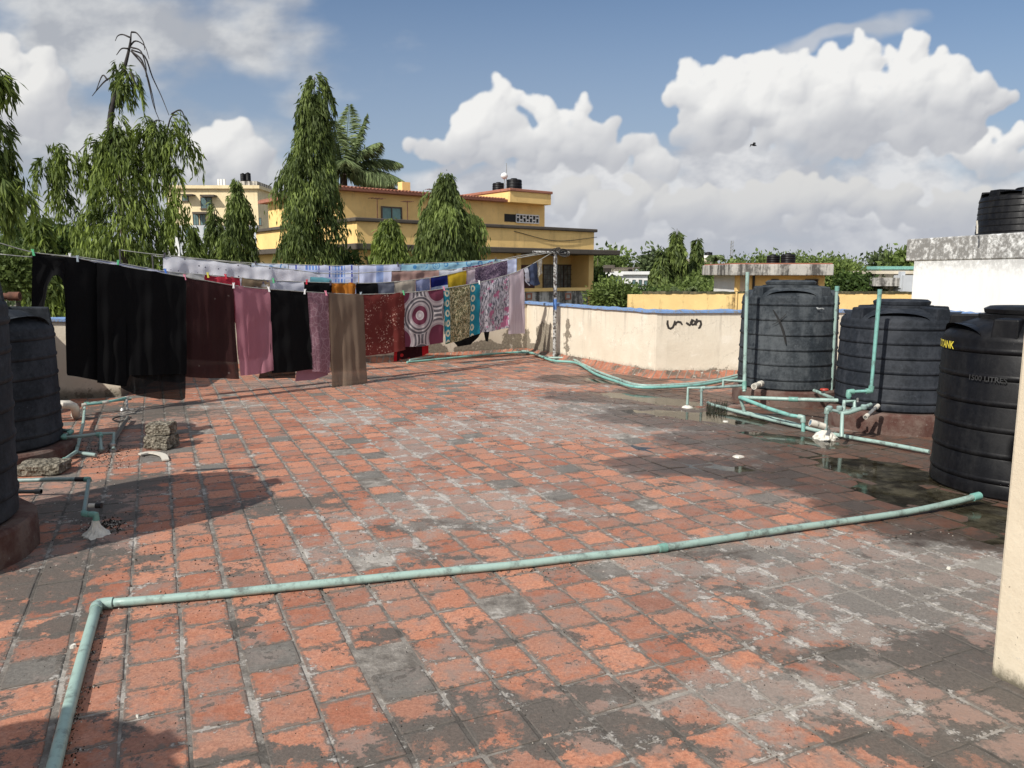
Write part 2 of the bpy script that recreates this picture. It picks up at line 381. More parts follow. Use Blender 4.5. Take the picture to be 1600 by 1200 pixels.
c = m.mix(1.0, c, m.mix(fv.st(.34, .66), (.80, .79, .80), (1.24, 1.24, 1.24)), 'MULTIPLY')
px_, py_, _ = m.xyz(p); fl = (blobs(m, px_+(n2-.5)*.9, py_+(n1-.5)*1.6, FILM)).mx(0.0).mn(.5); film = (gr+(n1-.5)*.7+sh*-.05+(px_*.022)+fl*.45).st(.43, .64, 0, .74); c = m.mix(film, c, m.mix(n3, (.17, .13, .11), (.29, .245, .215)))
eg = (edge+(n3-.5)*.8+(n2-.5)*1.1).st(.84, 1.0, 0, .82); c = m.mix(eg, c, m.mix(n3, (.08, .068, .058), (.20, .175, .15)))
g2 = ((fw2-.5)*1.0+(gr-.5)*1.3+(edge-.6)*.06+dark*.22+(.5-n1)*.55+fl*.12).st(.115, .165, 0, .86)
c = m.mix(g2, c, m.mix(fv.st(.3, .7), (.050, .045, .040), (.145, .128, .112)))
c = m.mix(dark*.62, c, m.mix(fv, (.055, .05, .045), (.17, .15, .13)))
c = m.mix(pale*.50, c, m.mix(fv.st(.3, .7), (.19, .17, .15), (.36, .335, .30)))
crust = ((fw2-.5)*1.0+(n2-.5)*.8+pale*.11+(edge-.8)*.30+(n1-.5)*.75).st(.150, .21, 0, .72)
c = m.mix(crust, c, m.mix(fv.st(.3, .7), (.30, .275, .25), (.58, .55, .51)))
sp = m.noise(p, 120.0, 2, .5).st(.69, .75, 0, .8); c = m.mix(sp, c, (.03, .027, .024))
c = m.mix(wet*.74, c, m.mix(n2, (.024, .018, .014), (.085, .05, .035)))
cr = crust
tile_m = m.pbr(c, (1.0-wet)*.45+.38+(n3-.5)*.2, m.bump((n3*.5)+n2+cr*.5+fv*.6+fw2*.6, .8, .006), spec=.3)
m = M('mortar'); p, (n1, n2, n3), pale, dark, wet = floor_stain(m)
c = m.mix(n2.st(.35, .65), (.13, .115, .10), (.28, .255, .225)); c = m.mix(n3.st(.6, .7, 0, .5), c, (.3, .28, .25))
c = m.mix(dark*.7, c, (.05, .045, .04)); c = m.mix(pale*.6, c, (.38, .35, .31)); c = m.mix((n2+(n1-.5)*.8).st(.55, .62, 0, .6), c, (.44, .41, .37)); c = m.mix(wet*.8, c, (.018, .016, .013))
mortar_m = m.pbr(c, .85, m.bump(n3+n2, .8, .012), spec=.2)
# ------------------------------------------------------------------ roof outline (inner face of the parapet)
WALL = [(-6.0,-3.0),(-6.0,9.72),(-5.15,10.0),(-5.5,12.27),(.3,15.6),(2.24,11.9),(6.6,12.15),(6.9,-3.0)]
def inside(x, y, poly):
    c = False; n = len(poly)
    for i in range(n):
        x1, y1 = poly[i]; x2, y2 = poly[(i+1) % n]
        if (y1 > y) != (y2 > y) and x < (x2-x1)*(y-y1)/(y2-y1)+x1: c = not c
    return c
# screed / mortar bed
mb = MB(); NX, NY = 120, 160; x0, x1, y0, y1 = -7.2, 7.6, -3.2, 16.2
ok = {}
for j in range(NY+1):
    for i in range(NX+1):
        x = x0+(x1-x0)*i/NX; y = y0+(y1-y0)*j/NY
        mb.v.append((x, y, dip(x, y)-.0025))
for j in range(NY):
    for i in range(NX):
        a = j*(NX+1)+i; x = x0+(x1-x0)*(i+.5)/NX; y = y0+(y1-y0)*(j+.5)/NY
        if inside(x, y, WALL) or min(math.hypot(x-a_[0], y-a_[1]) for a_ in [(0,0)]) < 1 or any(inside(x+ex, y+ey, WALL) for ex, ey in ((.2,0),(-.2,0),(0,.2),(0,-.2))):
            mb.f.append((a, a+1, a+NX+2, a+NX+1))
roof = mb.build('floor', mortar_m, smooth=True); tag(roof, kind='structure')
# clay tiles: columns run away from the camera, rows stagger from column to column
W_ = .2225; L_ = .2225; tb = MB(); shade = []; grey = []; tuv = []
c0 = G(300, 1200).dot(CE); tr = random.Random(3)
for ci in range(-40, 70):
    cx = c0+ci*W_; ph = tr.uniform(-.5, .5)*L_*(.9 if ci < 3 else .35)
    jw = tr.uniform(-.004, .004)
    for ri in range(-14, 92):
        ry = ri*L_+ph+tr.uniform(-.006, .006)
        g = .005+tr.uniform(0, .005); g2 = .0025+tr.uniform(0, .0035)
        cc = CE*(cx+W_/2+jw)+CD*(ry+L_/2)
        if cc.y < -1.2 or not inside(cc.x, cc.y, WALL): continue
        if tr.random() < .012: continue
        hx, hy = W_/2-g, L_/2-g2; rot = tr.uniform(-.018, .018); lift = tr.uniform(-.0015, .002)
        tx, ty = tr.uniform(-.006, .006), tr.uniform(-.006, .006)
        ring = []
        for (sx, sy) in ((-1,-1),(1,-1),(1,1),(-1,1)):
            k = tr.uniform(.002, .012)
            p1_, p2_ = (sx*hx, sy*(hy-k)), (sx*(hx-k), sy*hy); ring += [p1_, p2_] if sx*sy > 0 else [p2_, p1_]
        if len(ring) != 8: continue
        vs = []
        for ins, zz in ((0, -.012), (.0005, .0022), (.0045, .0045)):
            for (a, b) in ring:
                a2 = a-math.copysign(ins, a)+tr.uniform(-.0012, .0012); b2 = b-math.copysign(ins, b)+tr.uniform(-.0012, .0012)
                q = cc+CE*(a2*math.cos(rot)-b2*math.sin(rot))+CD*(a2*math.sin(rot)+b2*math.cos(rot))
                vs.append((q.x, q.y, dip(q.x, q.y)+zz-.0035+lift+tx*a2+ty*b2))
        fs = [(i, (i+1) % 8, 8+(i+1) % 8, 8+i) for i in range(8)]+[(8+i, 8+(i+1) % 8, 16+(i+1) % 8, 16+i) for i in range(8)]+[tuple(range(16, 24))]
        tuv += [(a/hx, b/hy) for _ in range(3) for (a, b) in ring]; tb.add(vs, fs); s_ = tr.random()**.9; gr = 1.0 if tr.random() < .055 else (tr.uniform(.0, .35) if tr.random() < .4 else 0)
        shade += [s_]*17; grey += [gr]*17
tiles = tb.build('floor_tiles', tile_m, parent=None, shade=shade, uv=tuv)
at = tiles.data.attributes.new('grey', 'FLOAT', 'FACE'); at.data.foreach_set('value', np.array(grey, dtype=np.float32))
tag(tiles, kind='structure')
# standing rain water, one sheet lying in the hollows
m = M('rain_water'); p = m.pos()
tr_ = m.nd('ShaderNodeBsdfTransparent'); tr_.inputs[0].default_value = (.36, .37, .28, 1)
gl = m.nd('ShaderNodeBsdfGlossy'); m.set(gl.inputs['Roughness'], m.noise(p, 5, 5, .7).st(.4, .7, .02, .16)); gl.inputs[0].default_value = (.86, .86, .86, 1)
bp = m.bump(m.noise(p, 7.0, 3, .5), .03, .01); m.set(gl.inputs['Normal'], bp)
fr = m.nd('ShaderNodeFresnel'); fr.inputs['IOR'].default_value = 1.33
ms = m.nd('ShaderNodeMixShader'); m.t.links.new(fr.outputs[0], ms.inputs[0]); m.t.links.new(tr_.outputs[0], ms.inputs[1]); m.t.links.new(gl.outputs[0], ms.inputs[2])
df = m.nd('ShaderNodeBsdfDiffuse'); m.set(df.inputs[0], m.mix(m.noise(p, 6, 6, .7).st(.35, .65), (.045, .040, .024), (.12, .105, .07)))
m2 = m.nd('ShaderNodeMixShader'); m.set(m2.inputs[0], m.noise(p, 3.5, 7, .7).st(.38, .62, .12, .72)); m.t.links.new(tr_.outputs[0], m2.inputs[1]); m.t.links.new(df.outputs[0], m2.inputs[2]); m.t.links.new(m2.outputs[0], ms.inputs[1])
water_m = m.out(S(m.t, ms.outputs[0]))
mb = MB(); st_ = .06; WZ = -.0088
idx = {}
def vid(i, j):
    if (i, j) not in idx:
        idx[(i, j)] = len(mb.v); mb.v.append((i*st_, j*st_, WZ))
    return idx[(i, j)]
for i in range(-8, 110):
    for j in range(20, 240):
        x, y = (i+.5)*st_, (j+.5)*st_
        if x > 6.55 or y > 12.0 and x > 2.2 or not inside(x, y, WALL): continue
        if dip(x, y) < -.0065: mb.f.append((vid(i, j), vid(i+1, j), vid(i+1, j+1), vid(i, j+1)))
pud = mb.build('rain_puddle', water_m); tag(pud, kind='structure')
# ------------------------------------------------------------------ parapet
m = M('cream_paint'); p = m.pos(); x, y, z = m.xyz(p)
n1 = m.noise(p, 1.3, 7, .65); n2 = m.noise(p, 7.0, 8, .7); n3 = m.noise(p, 30.0, 6, .7)
c = m.mix(n1.st(.3, .7), (.62, .545, .43), (.72, .65, .53))
drip = m.noise(m.scale(p, (6, 6, .7)), 1.0, 6, .7)
c = m.mix(drip.st(.55, .75, 0, .4), c, (.45, .39, .31))
low_ = z.st(.0, .55, 1.0, 0.0)
wx, _, wz = m.xyz(m.noise(p, 5.0, 6, .7, col=True))
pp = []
for a, b, rx, rz in ((851,532,.17,.40),(840,548,.2,.16),(822,535,.08,.3),(886,527,.045,.36),(800,535,.2,.3),(750,545,.5,.16),(660,550,.5,.2)):  # the narrow tall blob right of the pole paints the pole's cast shadow
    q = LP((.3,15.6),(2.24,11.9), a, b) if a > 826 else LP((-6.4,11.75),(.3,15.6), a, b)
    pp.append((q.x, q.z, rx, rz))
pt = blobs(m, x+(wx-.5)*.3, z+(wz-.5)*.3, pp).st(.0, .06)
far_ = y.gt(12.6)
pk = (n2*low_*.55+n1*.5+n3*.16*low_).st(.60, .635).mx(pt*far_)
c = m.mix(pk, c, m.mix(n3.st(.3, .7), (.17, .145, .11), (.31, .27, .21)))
spk = m.noise(p, 60, 3, .5).st(.70, .74, 0, .8)*low_.mx(.25); c = m.mix(spk, c, (.08, .07, .06))
crk_ = m.vor(m.vec(x+(wx-.5)*.5, y, z+(wz-.5)*.5), 1.5, 'DISTANCE_TO_EDGE').st(.0, .006, .7, 0)*n1.st(.45, .55); c = m.mix(crk_, c, (.20, .16, .12))
runs = m.noise(m.scale(p, (9, 9, .5)), 1.0, 5, .7).st(.52, .70, 0, .55)*z.st(.45, 1.0); c = m.mix(runs, c, (.30, .26, .21))
pl = m.noise(p, 2.6, 8, .72).st(.60, .625, 0, .45); c = m.mix(pl, c, (.78, .72, .62))
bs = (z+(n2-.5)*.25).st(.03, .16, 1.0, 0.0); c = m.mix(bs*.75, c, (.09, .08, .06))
cream_m = m.pbr(c, .85, m.bump(n3+n2*.6-pk*.7, .5, .01), spec=.2)
m = M('blue_coping'); p = m.pos(); n = m.noise(p, 9, 8, .75); n3 = m.noise(p, 40, 5, .7)
c = m.mix(n3, (.11, .21, .42), (.24, .37, .60)); c = m.mix((n+(n3-.5)*.5).st(.52, .60), c, m.mix(n3, (.08, .08, .08), (.32, .33, .33)))
blue_m = m.pbr(c, .65, m.bump(n3+n, .6, .012))
m = M('curb_tile'); uvv = m.uv(); ux, uy, _ = m.xyz(uvv); p = m.pos()
fr_ = ((ux*8.0).frac()-.5).abs().st(.40, .46); n = m.noise(p, 12, 6, .7); cell = m.vor(m.vec(ux*8.0, 0.0), 1.0, 'F1', 0.0, 'Color')
c = m.mix(n.st(.3, .7), (.30, .10, .055), (.42, .19, .12)); c = m.mix(m.noise(p, 3, 6, .7).st(.47, .6), c, (.11, .085, .065)); c = m.mix(fr_, c, (.20, .17, .14)); c = m.mix(n.st(.62, .66), c, (.5, .46, .4))
curb_m = m.pbr(c, .85, m.bump(n-fr_*.6, .5, .01))
def offset(poly, d):
    out = []; n = len(poly)
    for i in range(n):
        p = Vector(poly[i]); a = Vector(poly[i-1]) if i > 0 else None; b = Vector(poly[i+1]) if i < n-1 else None
        ns = []
        for q, r_ in ((a, p), (p, b)):
            if q is None or r_ is None: continue
            e = (r_-q).normalized(); ns.append(Vector((-e.y, e.x)))
        nn = sum(ns, Vector((0, 0))); nn.normalize(); k = 1.0/max(.35, nn.dot(ns[0]))
        out.append(p+nn*d*k)
    return out
par = thing('parapet_wall', (.3, 15.6, 0), 'cream parapet wall with blue painted coping around the tiled roof', 'wall')
inner = [Vector(p) for p in WALL]; outer = offset(WALL, .16)
if inside(outer[4].x, outer[4].y, WALL): outer = offset(WALL, -.16)
sgn = 1 if not inside(*(offset(WALL, .16)[4]), WALL) else -1
WT = 1.0
def strip(mb, A, B, z0, z1, lump=0.0, sub=1):
    P = []; Q = []
    for i in range(len(A)-1):
        n = max(1, int((A[i+1]-A[i]).length/.12)) if sub else 1
        for k in range(n): t = k/n; P.append(A[i].lerp(A[i+1], t)); Q.append(B[i].lerp(B[i+1], t))
    P.append(A[-1]); Q.append(B[-1])
    vs = []; fs = []
    for a, b in zip(P, Q):
        l = rnd.uniform(-lump, lump); l2 = rnd.uniform(-lump, lump)
        mid = (a+b)/2
        vs += [(a.x, a.y, z0+l2*.5), (a.x, a.y, z1-.35*lump+l), (mid.x, mid.y, z1+l+lump*1.2), (b.x, b.y, z1-.35*lump+l), (b.x, b.y, z0+l2*.5)]
    for i in range(len(P)-1):
        for k in range(5):
            k2 = (k+1) % 5; fs.append((i*5+k, i*5+k2, i*5+5+k2, i*5+5+k))
    fs += [(0, 1, 2, 3, 4), tuple(len(vs)-1-k for k in range(5))]
    return mb.add(vs, fs)
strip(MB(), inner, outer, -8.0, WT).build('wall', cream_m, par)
strip(MB(), offset(WALL, -.035*sgn), offset(WALL, .195*sgn), WT+.002, WT+.04, .010).build('coping', blue_m, par, smooth='auto')
# tiled fillet at the foot of the far walls
mb = MB(); uvs = []
A = [Vector(p) for p in WALL[3:7]]; B = offset([tuple(p) for p in A], -.17*sgn)
s_ = 0
for i in range(3):
    n = int((A[i+1]-A[i]).length/.1)
    for k in range(n):
        q = []
        for t in (k/n, (k+1)/n):
            a = A[i].lerp(A[i+1], t); b = B[i].lerp(B[i+1], t); bd = rnd.uniform(-.012, .012)
            q += [(a.x, a.y, .105+rnd.uniform(-.008, .008)), (b.x, b.y, dip(b.x, b.y)+.004)]
        nn = len(mb.v); mb.v += q; mb.f.append((nn, nn+2, nn+3, nn+1)); L = (A[i+1]-A[i]).length/n
        uvs += [(s_, 1), (s_, 0), (s_+L, 1), (s_+L, 0)]; s_ += L
mb.build('skirting', curb_m, par, uv=uvs)
# graffiti, brushed on the right-hand wall section
ink = simple('black_paint', (.03, .025, .02), .7)
mb = MB(); wa, wb = WALL[5], WALL[6]
def gpt(a, b):
    q = LP(wa, wb, 820+a/4.444, 460+b/4.444); q.y -= .006; return q
strokes = [[(992,180),(990,205),(998,232),(1012,238),(1028,228),(1038,205),(1042,182)], [(1046,215),(1050,198),(1064,190),(1082,194),(1094,212)],
           [(1120,196),(1134,206),(1146,214),(1158,196),(1170,180),(1160,176),(1152,196),(1164,210),(1178,208),(1184,188),(1176,184)],
           [(1194,168),(1190,196),(1188,216)], [(1190,198),(1204,184),(1220,186),(1224,206),(1214,230),(1204,236)]]
for sstr in strokes:
    pts = [gpt(*q) for q in sstr]; k0 = len(mb.v)
    mb.tube(pts, [.014]+[.018]*(len(pts)-2)+[.011], 8)
for i in range(len(mb.v)):
    x_, y_, z_ = mb.v[i]; t_ = (x_-wa[0])/(wb[0]-wa[0]); yy = wa[1]+(wb[1]-wa[1])*t_
    mb.v[i] = (x_, yy-.003+(y_-(yy-.006))*.05, z_)
mb.build('graffiti', ink, par)
# ------------------------------------------------------------------ water tanks
def tank_mat(name, base, rough, dust, dcol=(.10, .105, .11)):
    m = M(name); p = m.pos(); n = m.noise(p, 2.2, 8, .7); n2 = m.noise(m.scale(p, (5, 5, 1.2)), 1.6, 7, .7); n3 = m.noise(p, 26, 6, .75)
    c = m.mix(n3.st(.3, .7), tuple(k*.75 for k in base), tuple(k*1.3 for k in base))
    c = m.mix((n+n2*.8+n3*.35).st(.95, 1.30, 0, dust), c, dcol)
    c = m.mix(m.noise(p, 70, 3, .6).st(.68, .73, 0, dust*.9), c, tuple(k*2.0 for k in dcol))
    return m.pbr(c, n2.st(.3, .7, rough-.08, rough+.2), m.bump(n3+n, .12, .01), spec=.17)
tk1 = tank_mat('tank_plastic_weathered', (.020, .025, .030), .62, .75, (.085, .094, .10))
tk2 = tank_mat('tank_plastic_grey', (.014, .017, .022), .58, .5, (.055, .06, .07))
tk3 = tank_mat('tank_plastic_black', (.005, .005, .006), .42, .45, (.022, .022, .022))
tk4 = tank_mat('tank_plastic_dusty', (.015, .018, .022), .66, .6, (.058, .064, .073))
plinth_m = None
m = M('plinth_concrete'); p = m.pos(); n = m.noise(p, 4, 8, .7); n3 = m.noise(p, 26, 6, .7)
c = m.mix(n.st(.35, .65), (.085, .04, .032), (.16, .115, .095)); c = m.mix(n3.st(.6, .72, 0, .6), c, (.28, .25, .22)); c = m.mix(n.st(.55, .7, 0, .7), c, (.05, .04, .035))
plinth_m = m.pbr(c, .9, m.bump(n3+n, .6, .012), spec=.2)
def tank(cx, cy, z0, r, zb, zt, mt, label, cat='water tank', group=None, ribs=6, lugs=8, rot=0.0, lid_r=.24, lid_h=.05, seg=72, taper=.035, small=False, dome=True):
    t = thing('water_tank', (cx, cy, z0), label, cat, group)
    hb = zb-z0; ht = zt-z0; prof = [(r*.97, 0), (r*1.0, .02), (r*1.0, .05)]
    for k in range(ribs):
        zc = hb*(.12+.80*k/(ribs-1)) if ribs > 1 else hb*.5; rr = r*(1-taper*zc/hb); w_ = .011
        prof += [(rr-.002, zc-.034), (rr-.007, zc-.026), (rr+.000, zc-.020), (rr+.006, zc-.010), (rr+.007, zc+.004), (rr+.002, zc+.013), (rr-.001, zc+.02)]
    rt = r*(1-taper)
    prof += [(rt, hb-.03), (rt*.985, hb), (rt*.93, hb+.035*1.0), (rt*.80, hb+(ht-hb)*.55), (rt*.62, hb+(ht-hb)*.80), (rt*.45, hb+(ht-hb)*.9), (rt*.2, hb+(ht-hb)*.93)]
    MB().lathe((cx, cy, z0), prof, 40 if small else seg).build('body', mt, t, smooth='auto')
    for k in range(lugs):
        a = rot+2*math.pi*k/lugs; ca, sa = math.cos(a), math.sin(a); wd = r*.155
        ri, ro = r*.42, rt*.985
        vs = []
        for (rr, zz, ww) in ((ri, hb*.98, wd*.6), (ro, hb-.05, wd), (ro*.965, ht-.012, wd*.86), (ri, ht, wd*.5)):
            for s_ in (-1, 1): vs.append((cx+rr*ca-s_*ww*sa, cy+rr*sa+s_*ww*ca, z0+zz))
        MB().add(vs, [(0,1,3,2),(2,3,5,4),(4,5,7,6),(6,7,1,0),(0,2,4,6),(1,7,5,3)]).build('lug', mt, t, bevel=.012)
    if dome:    # raised shell panels between the lugs
        for k in range(lugs):
            a = rot+2*math.pi*(k+.5)/lugs; vs = []; fs = []; n = 12
            for j in range(5):
                q = j/4
                for i in range(n+1):
                    th = math.pi*i/n; wA = r*.50*math.cos(th)*(1-.0*q); hh = math.sin(th)*(1-q)
                    rr = rt*(.985-.02*hh)-(q)*rt*.5; aa = a+wA/rt*(1-.2*q)
                    zz = hb-.005+hh*(ht-hb)*.62+q*(ht-hb)*.55
                    vs.append((cx+rr*math.cos(aa), cy+rr*math.sin(aa), z0+zz))
            for j in range(4):
                for i in range(n): b = j*(n+1)+i; fs.append((b, b+1, b+n+2, b+n+1))
            MB().add(vs, fs).build('shoulder_panel', mt, t, smooth=True)
    lr = lid_r
    MB().lathe((cx, cy, z0+ht-.03), [(lr*1.12, 0), (lr*1.12, .035), (lr*.95, .04), (lr, .045), (lr*1.02, .045+lid_h*.6), (lr*.9, .045+lid_h), (lr*.3, .05+lid_h)], 40).build('lid', mt, t, smooth='auto')
    return t
def plinth(cx, cy, r, h, label, z0=None):
    mb = MB(); n = 48; z0 = dip(cx, cy)-.02 if z0 is None else z0
    prof = [(r, 0), (r*1.0, h*.5), (r*.99, h-.02-z0), (r*.96, h-z0-.002), (r*.5, h-z0)]
    mb.lathe((cx, cy, z0), prof, n)
    mb.v = [(x+rnd.uniform(-.006, .006), y+rnd.uniform(-.006, .006), z) for x, y, z in mb.v]
    return tag(mb.build('tank_plinth', plinth_m, origin=None, smooth='auto'), label, 'tank base')
T1 = (3.52, 9.78); T2 = (4.10, 8.12); T3 = (3.90, 5.75); T4 = (-3.50, 4.13); T5 = (-4.60, 6.55)
tank(*T1, .19, .60, 1.33, 1.455, tk1, 'weathered grey-black water tank with a wide lid, farthest of the right-hand tanks', ribs=6, lugs=4, rot=R(-109.8+47), lid_r=.30, lid_h=.05)
plinth(*T1, .66, .188, 'stained round concrete base under the farthest right-hand tank')
tank(*T2, .215, .60, 1.14, 1.27, tk2, 'squat black water tank between two others on the right, turquoise pipe rising before it', ribs=6, lugs=4, rot=R(-116.8-47), lid_r=.27)
plinth(*T2, .68, .213, 'reddish concrete base under the middle right-hand tank')
t3 = tank(*T3, -.012, .605, 1.15, 1.295, tk3, 'glossy black water tank with yellow lettering standing on the wet floor at right', ribs=6, lugs=4, rot=R(-124-17), lid_r=.32, lid_h=.05)
tank(*T4, .20, .635, 1.44, 1.60, tk4, 'dark water tank cut off by the left edge of the photo, nearest on the left', ribs=7, lugs=4, rot=R(33), taper=-.06)
plinth(*T4, .73, .198, 'thick round concrete base under the nearest left-hand tank')
tank(*T5, .125, .60, 1.15, 1.32, tk4, 'dusty black water tank behind the nearest left one, sleeve of a black garment before it', ribs=6, lugs=4, rot=R(31), taper=.0)
plinth(*T5, .71, .123, 'low stained concrete base under the second left-hand tank')
# unseen tank added beside the camera to cast its shadow across the near tiles
tank(-2.62, .80, .19, .60, 1.36, 1.50, tk4, 'unseen water tank added left of the camera for its shadow', ribs=6)
plinth(-2.62, .80, .68, .188, 'concrete base of the unseen tank added left of the camera')
# lettering wrapped round the near right tank
def wrap_text(txt, size, r, c, z, a_mid, mat_, name, parent, depth=.002, squash=1.0):
    cu = bpy.data.curves.new('lettering', 'FONT'); cu.body = txt; cu.size = size; cu.extrude = 0; cu.offset = .002*size/.1
    cu.align_x = 'CENTER'
    ob = bpy.data.objects.new('lettering', cu); COL.objects.link(ob)
    dg = bpy.context.evaluated_depsgraph_get(); me = bpy.data.meshes.new_from_object(ob.evaluated_get(dg))
    mb = MB(); off = wloc(parent)
    for v_ in me.vertices:
        a = a_mid+(v_.co.x*squash)/r
        mb.v.append((c[0]+(r+depth)*math.cos(a), c[1]+(r+depth)*math.sin(a), z+v_.co.y))
    mb.f = [tuple(p_.vertices) for p_ in me.polygons]
    bpy.data.objects.remove(ob); bpy.data.curves.remove(cu)
    return mb.build(name, mat_, parent)
yel = simple('yellow_print', (.75, .62, .06), .5, .1); emb = simple('faded_lettering', (.026, .027, .028), .6, .5)
a0 = math.atan2(-T3[1], -T3[0])     # towards the camera
wrap_text('ROTOTANK', .078, .595, T3, 1.045, a0-1.30, yel, 'brand_lettering', t3, .0015)
wrap_text('1500 LITRES', .052, .605, T3, .84, a0-.42, emb, 'capacity_lettering', t3, .0015)
wrap_text('53', .06, .607, T3, .66, a0-.93, tk3, 'scrawled_number', t3, .002)
crk = simple('black_paint_mark', (.006, .006, .006), .5)
def cyl_mark(c, r, pts, w_, parent, mat_, name='scuff_mark'):
    mb = MB(); k = len(pts)
    for i, (px, py) in enumerate(pts):
        d = ray(px, py); # meet the cylinder
        A_ = d[0]**2+d[1]**2; B_ = -2*(d[0]*c[0]+d[1]*c[1]); C_ = c[0]**2+c[1]**2-r*r
        t = (-B_-math.sqrt(max(0, B_*B_-4*A_*C_)))/(2*A_)
        q = Vector((d[0]*t, d[1]*t, H+d[2]*t)); nrm = Vector((q.x-c[0], q.y-c[1], 0)).normalized()
        tn = Vector((-nrm.y, nrm.x, 0)); ww = w_*(.35+.65*math.sin(math.pi*(i+.3)/(k-.4)))
        mb.v += [tuple(q+nrm*.004-tn*ww), tuple(q+nrm*.004+tn*ww)]
    mb.f = [(2*i, 2*i+1, 2*i+3, 2*i+2) for i in range(k-1)]
    return mb.build(name, mat_, parent)
t1o = [o for o in bpy.data.objects if o.name == 'water_tank'][0]
cyl_mark(T1, .607, [(1208,484),(1213,492),(1218,502),(1223,515),(1226,527),(1228,538)], .016, t1o, crk)
cyl_mark(T1, .607, [(1229,490),(1222,497),(1214,504),(1206,508)], .008, t1o, crk)
wht = simple('white_smear', (.55, .56, .55), .7); cyl_mark(T1, .605, [(1276,480),(1279,483),(1283,481),(1287,483)], .02, t1o, wht)
# ------------------------------------------------------------------ plumbing
def pvc(name, col, dirt=.5):
    m = M(name); p = m.pos(); n = m.noise(p, 9, 7, .7); n3 = m.noise(p, 50, 5, .7)
    c = m.mix(n3, tuple(k*.88 for k in col), tuple(min(1, k*1.1) for k in col)); c = m.mix((n+n3*.3).st(.62, .85, 0, dirt), c, (.09, .10, .09))
    return m.pbr(c, .42, m.bump(n3, .08, .003), spec=.5)
green_m = pvc('green_pipe', (.30, .42, .375), .85); teal_m = pvc('teal_pipe', (.19, .42, .37), .7); grey_m = pvc('grey_pipe', (.24, .33, .31), .8)
darkpipe_m = pvc('weathered_pipe', (.13, .13, .12), .7); whitep_m = pvc('white_pvc', (.62, .58, .50), .4); joint_m = pvc('green_fitting', (.17, .36, .30), .6)
steel_m = simple('galvanised_steel', (.35, .35, .34), .45, .4, 30, .6); black_m = simple('black_plastic', (.012, .012, .013), .5)
red_m = simple('red_handle', (.45, .05, .03), .5); bluep_m = simple('blue_pipe_plastic', (.09, .36, .62), .5, .15); cem_m = simple('white_cement', (.62, .59, .52), .95, .15, 30, 0, .8)
def pipe(label, pts, r, mt, fit=None, fittings=True, name='water_pipe', group=None, extra=None, ends=False, cat='pipe'):
    t = thing(name, pts[0], label, cat, group); fit = fit or mt
    MB().tube(pts, r, 14).build('pipe', mt, t, smooth='auto')
    if fittings:
        for i in range(1, len(pts)-1):
            a, b, c_ = Vector(pts[i-1]), Vector(pts[i]), Vector(pts[i+1])
            d1 = (a-b).normalized(); d2 = (c_-b).normalized()
            if d1.dot(d2) < -.93: continue
            L = r*2.4
            MB().tube([b+d1*L, b+d1*L*.5, b, b+d2*L*.5, b+d2*L], r*1.28, 12).build('elbow', fit, t, smooth='auto')
    if ends:
        for e, q in ((0, 1), (-1, -2)):
            a, b = Vector(pts[e]), Vector(pts[q]); MB().tube([a, a+(b-a).normalized()*r*3], r*1.3, 12).build('coupling', fit, t, smooth='auto')
    return t
def sm(pts, n=6):          # Catmull-Rom
    P = [Vector(p) for p in pts]; P = [P[0]*2-P[1]]+P+[P[-1]*2-P[-2]]; out = []
    for i in range(1, len(P)-2):
        for k in range(n):
            t = k/n; a, b, c_, d = P[i-1:i+3]
            out.append(.5*((2*b)+(c_-a)*t+(2*a-5*b+4*c_-d)*t*t+(3*b-a-3*c_+d)*t**3))
    out.append(P[-2]); return out
def gs(l): return [G(*q) for q in l]
# long pipe across the foreground
z_ = .027; run = sm(gs([(165,943,z_),(330,929,z_),(500,912,z_),(650,897,z_),(800,883,z_),(920,869,z_),(1035,856,z_),(1200,831,z_),(1400,803,z_),(1480,787,z_+.01),(1524,776,z_+.03)]), 5)
t = thing('water_pipe', run[0], 'long pale green pipe lying across the tiles in the foreground, bent at its left end', 'pipe')
MB().tube(run, .0215, 16).build('pipe', green_m, t, smooth=True)
near = [G(152, 944, z_)]+[G(*q) for q in ((120,1060,z_),(84,1200,z_),(55,1330,z_),(20,1500,z_))]
MB().tube(sm(near, 4), .0235, 16).build('pipe', green_m, t, smooth=True)
e0 = G(152, 944, z_); d1 = (run[1]-e0).normalized(); d2 = (near[1]-e0).normalized()
MB().tube([e0+d1*.07, e0+d1*.03, e0+(d1+d2)*.008, e0+d2*.03, e0+d2*.07], .0285, 16).build('elbow', green_m, t, smooth='auto')
c_ = G(1035, 856, z_); dd = (G(1060, 853, z_)-c_).normalized(); MB().tube([c_-dd*.025, c_+dd*.025], .0265, 14).build('coupling', joint_m, t, smooth='auto')
c_ = run[-1]; dd = (run[-1]-run[-3]).normalized(); MB().tube([c_-dd*.03, c_+dd*.04], .0275, 14).build('end_cap', teal_m, t, smooth='auto')
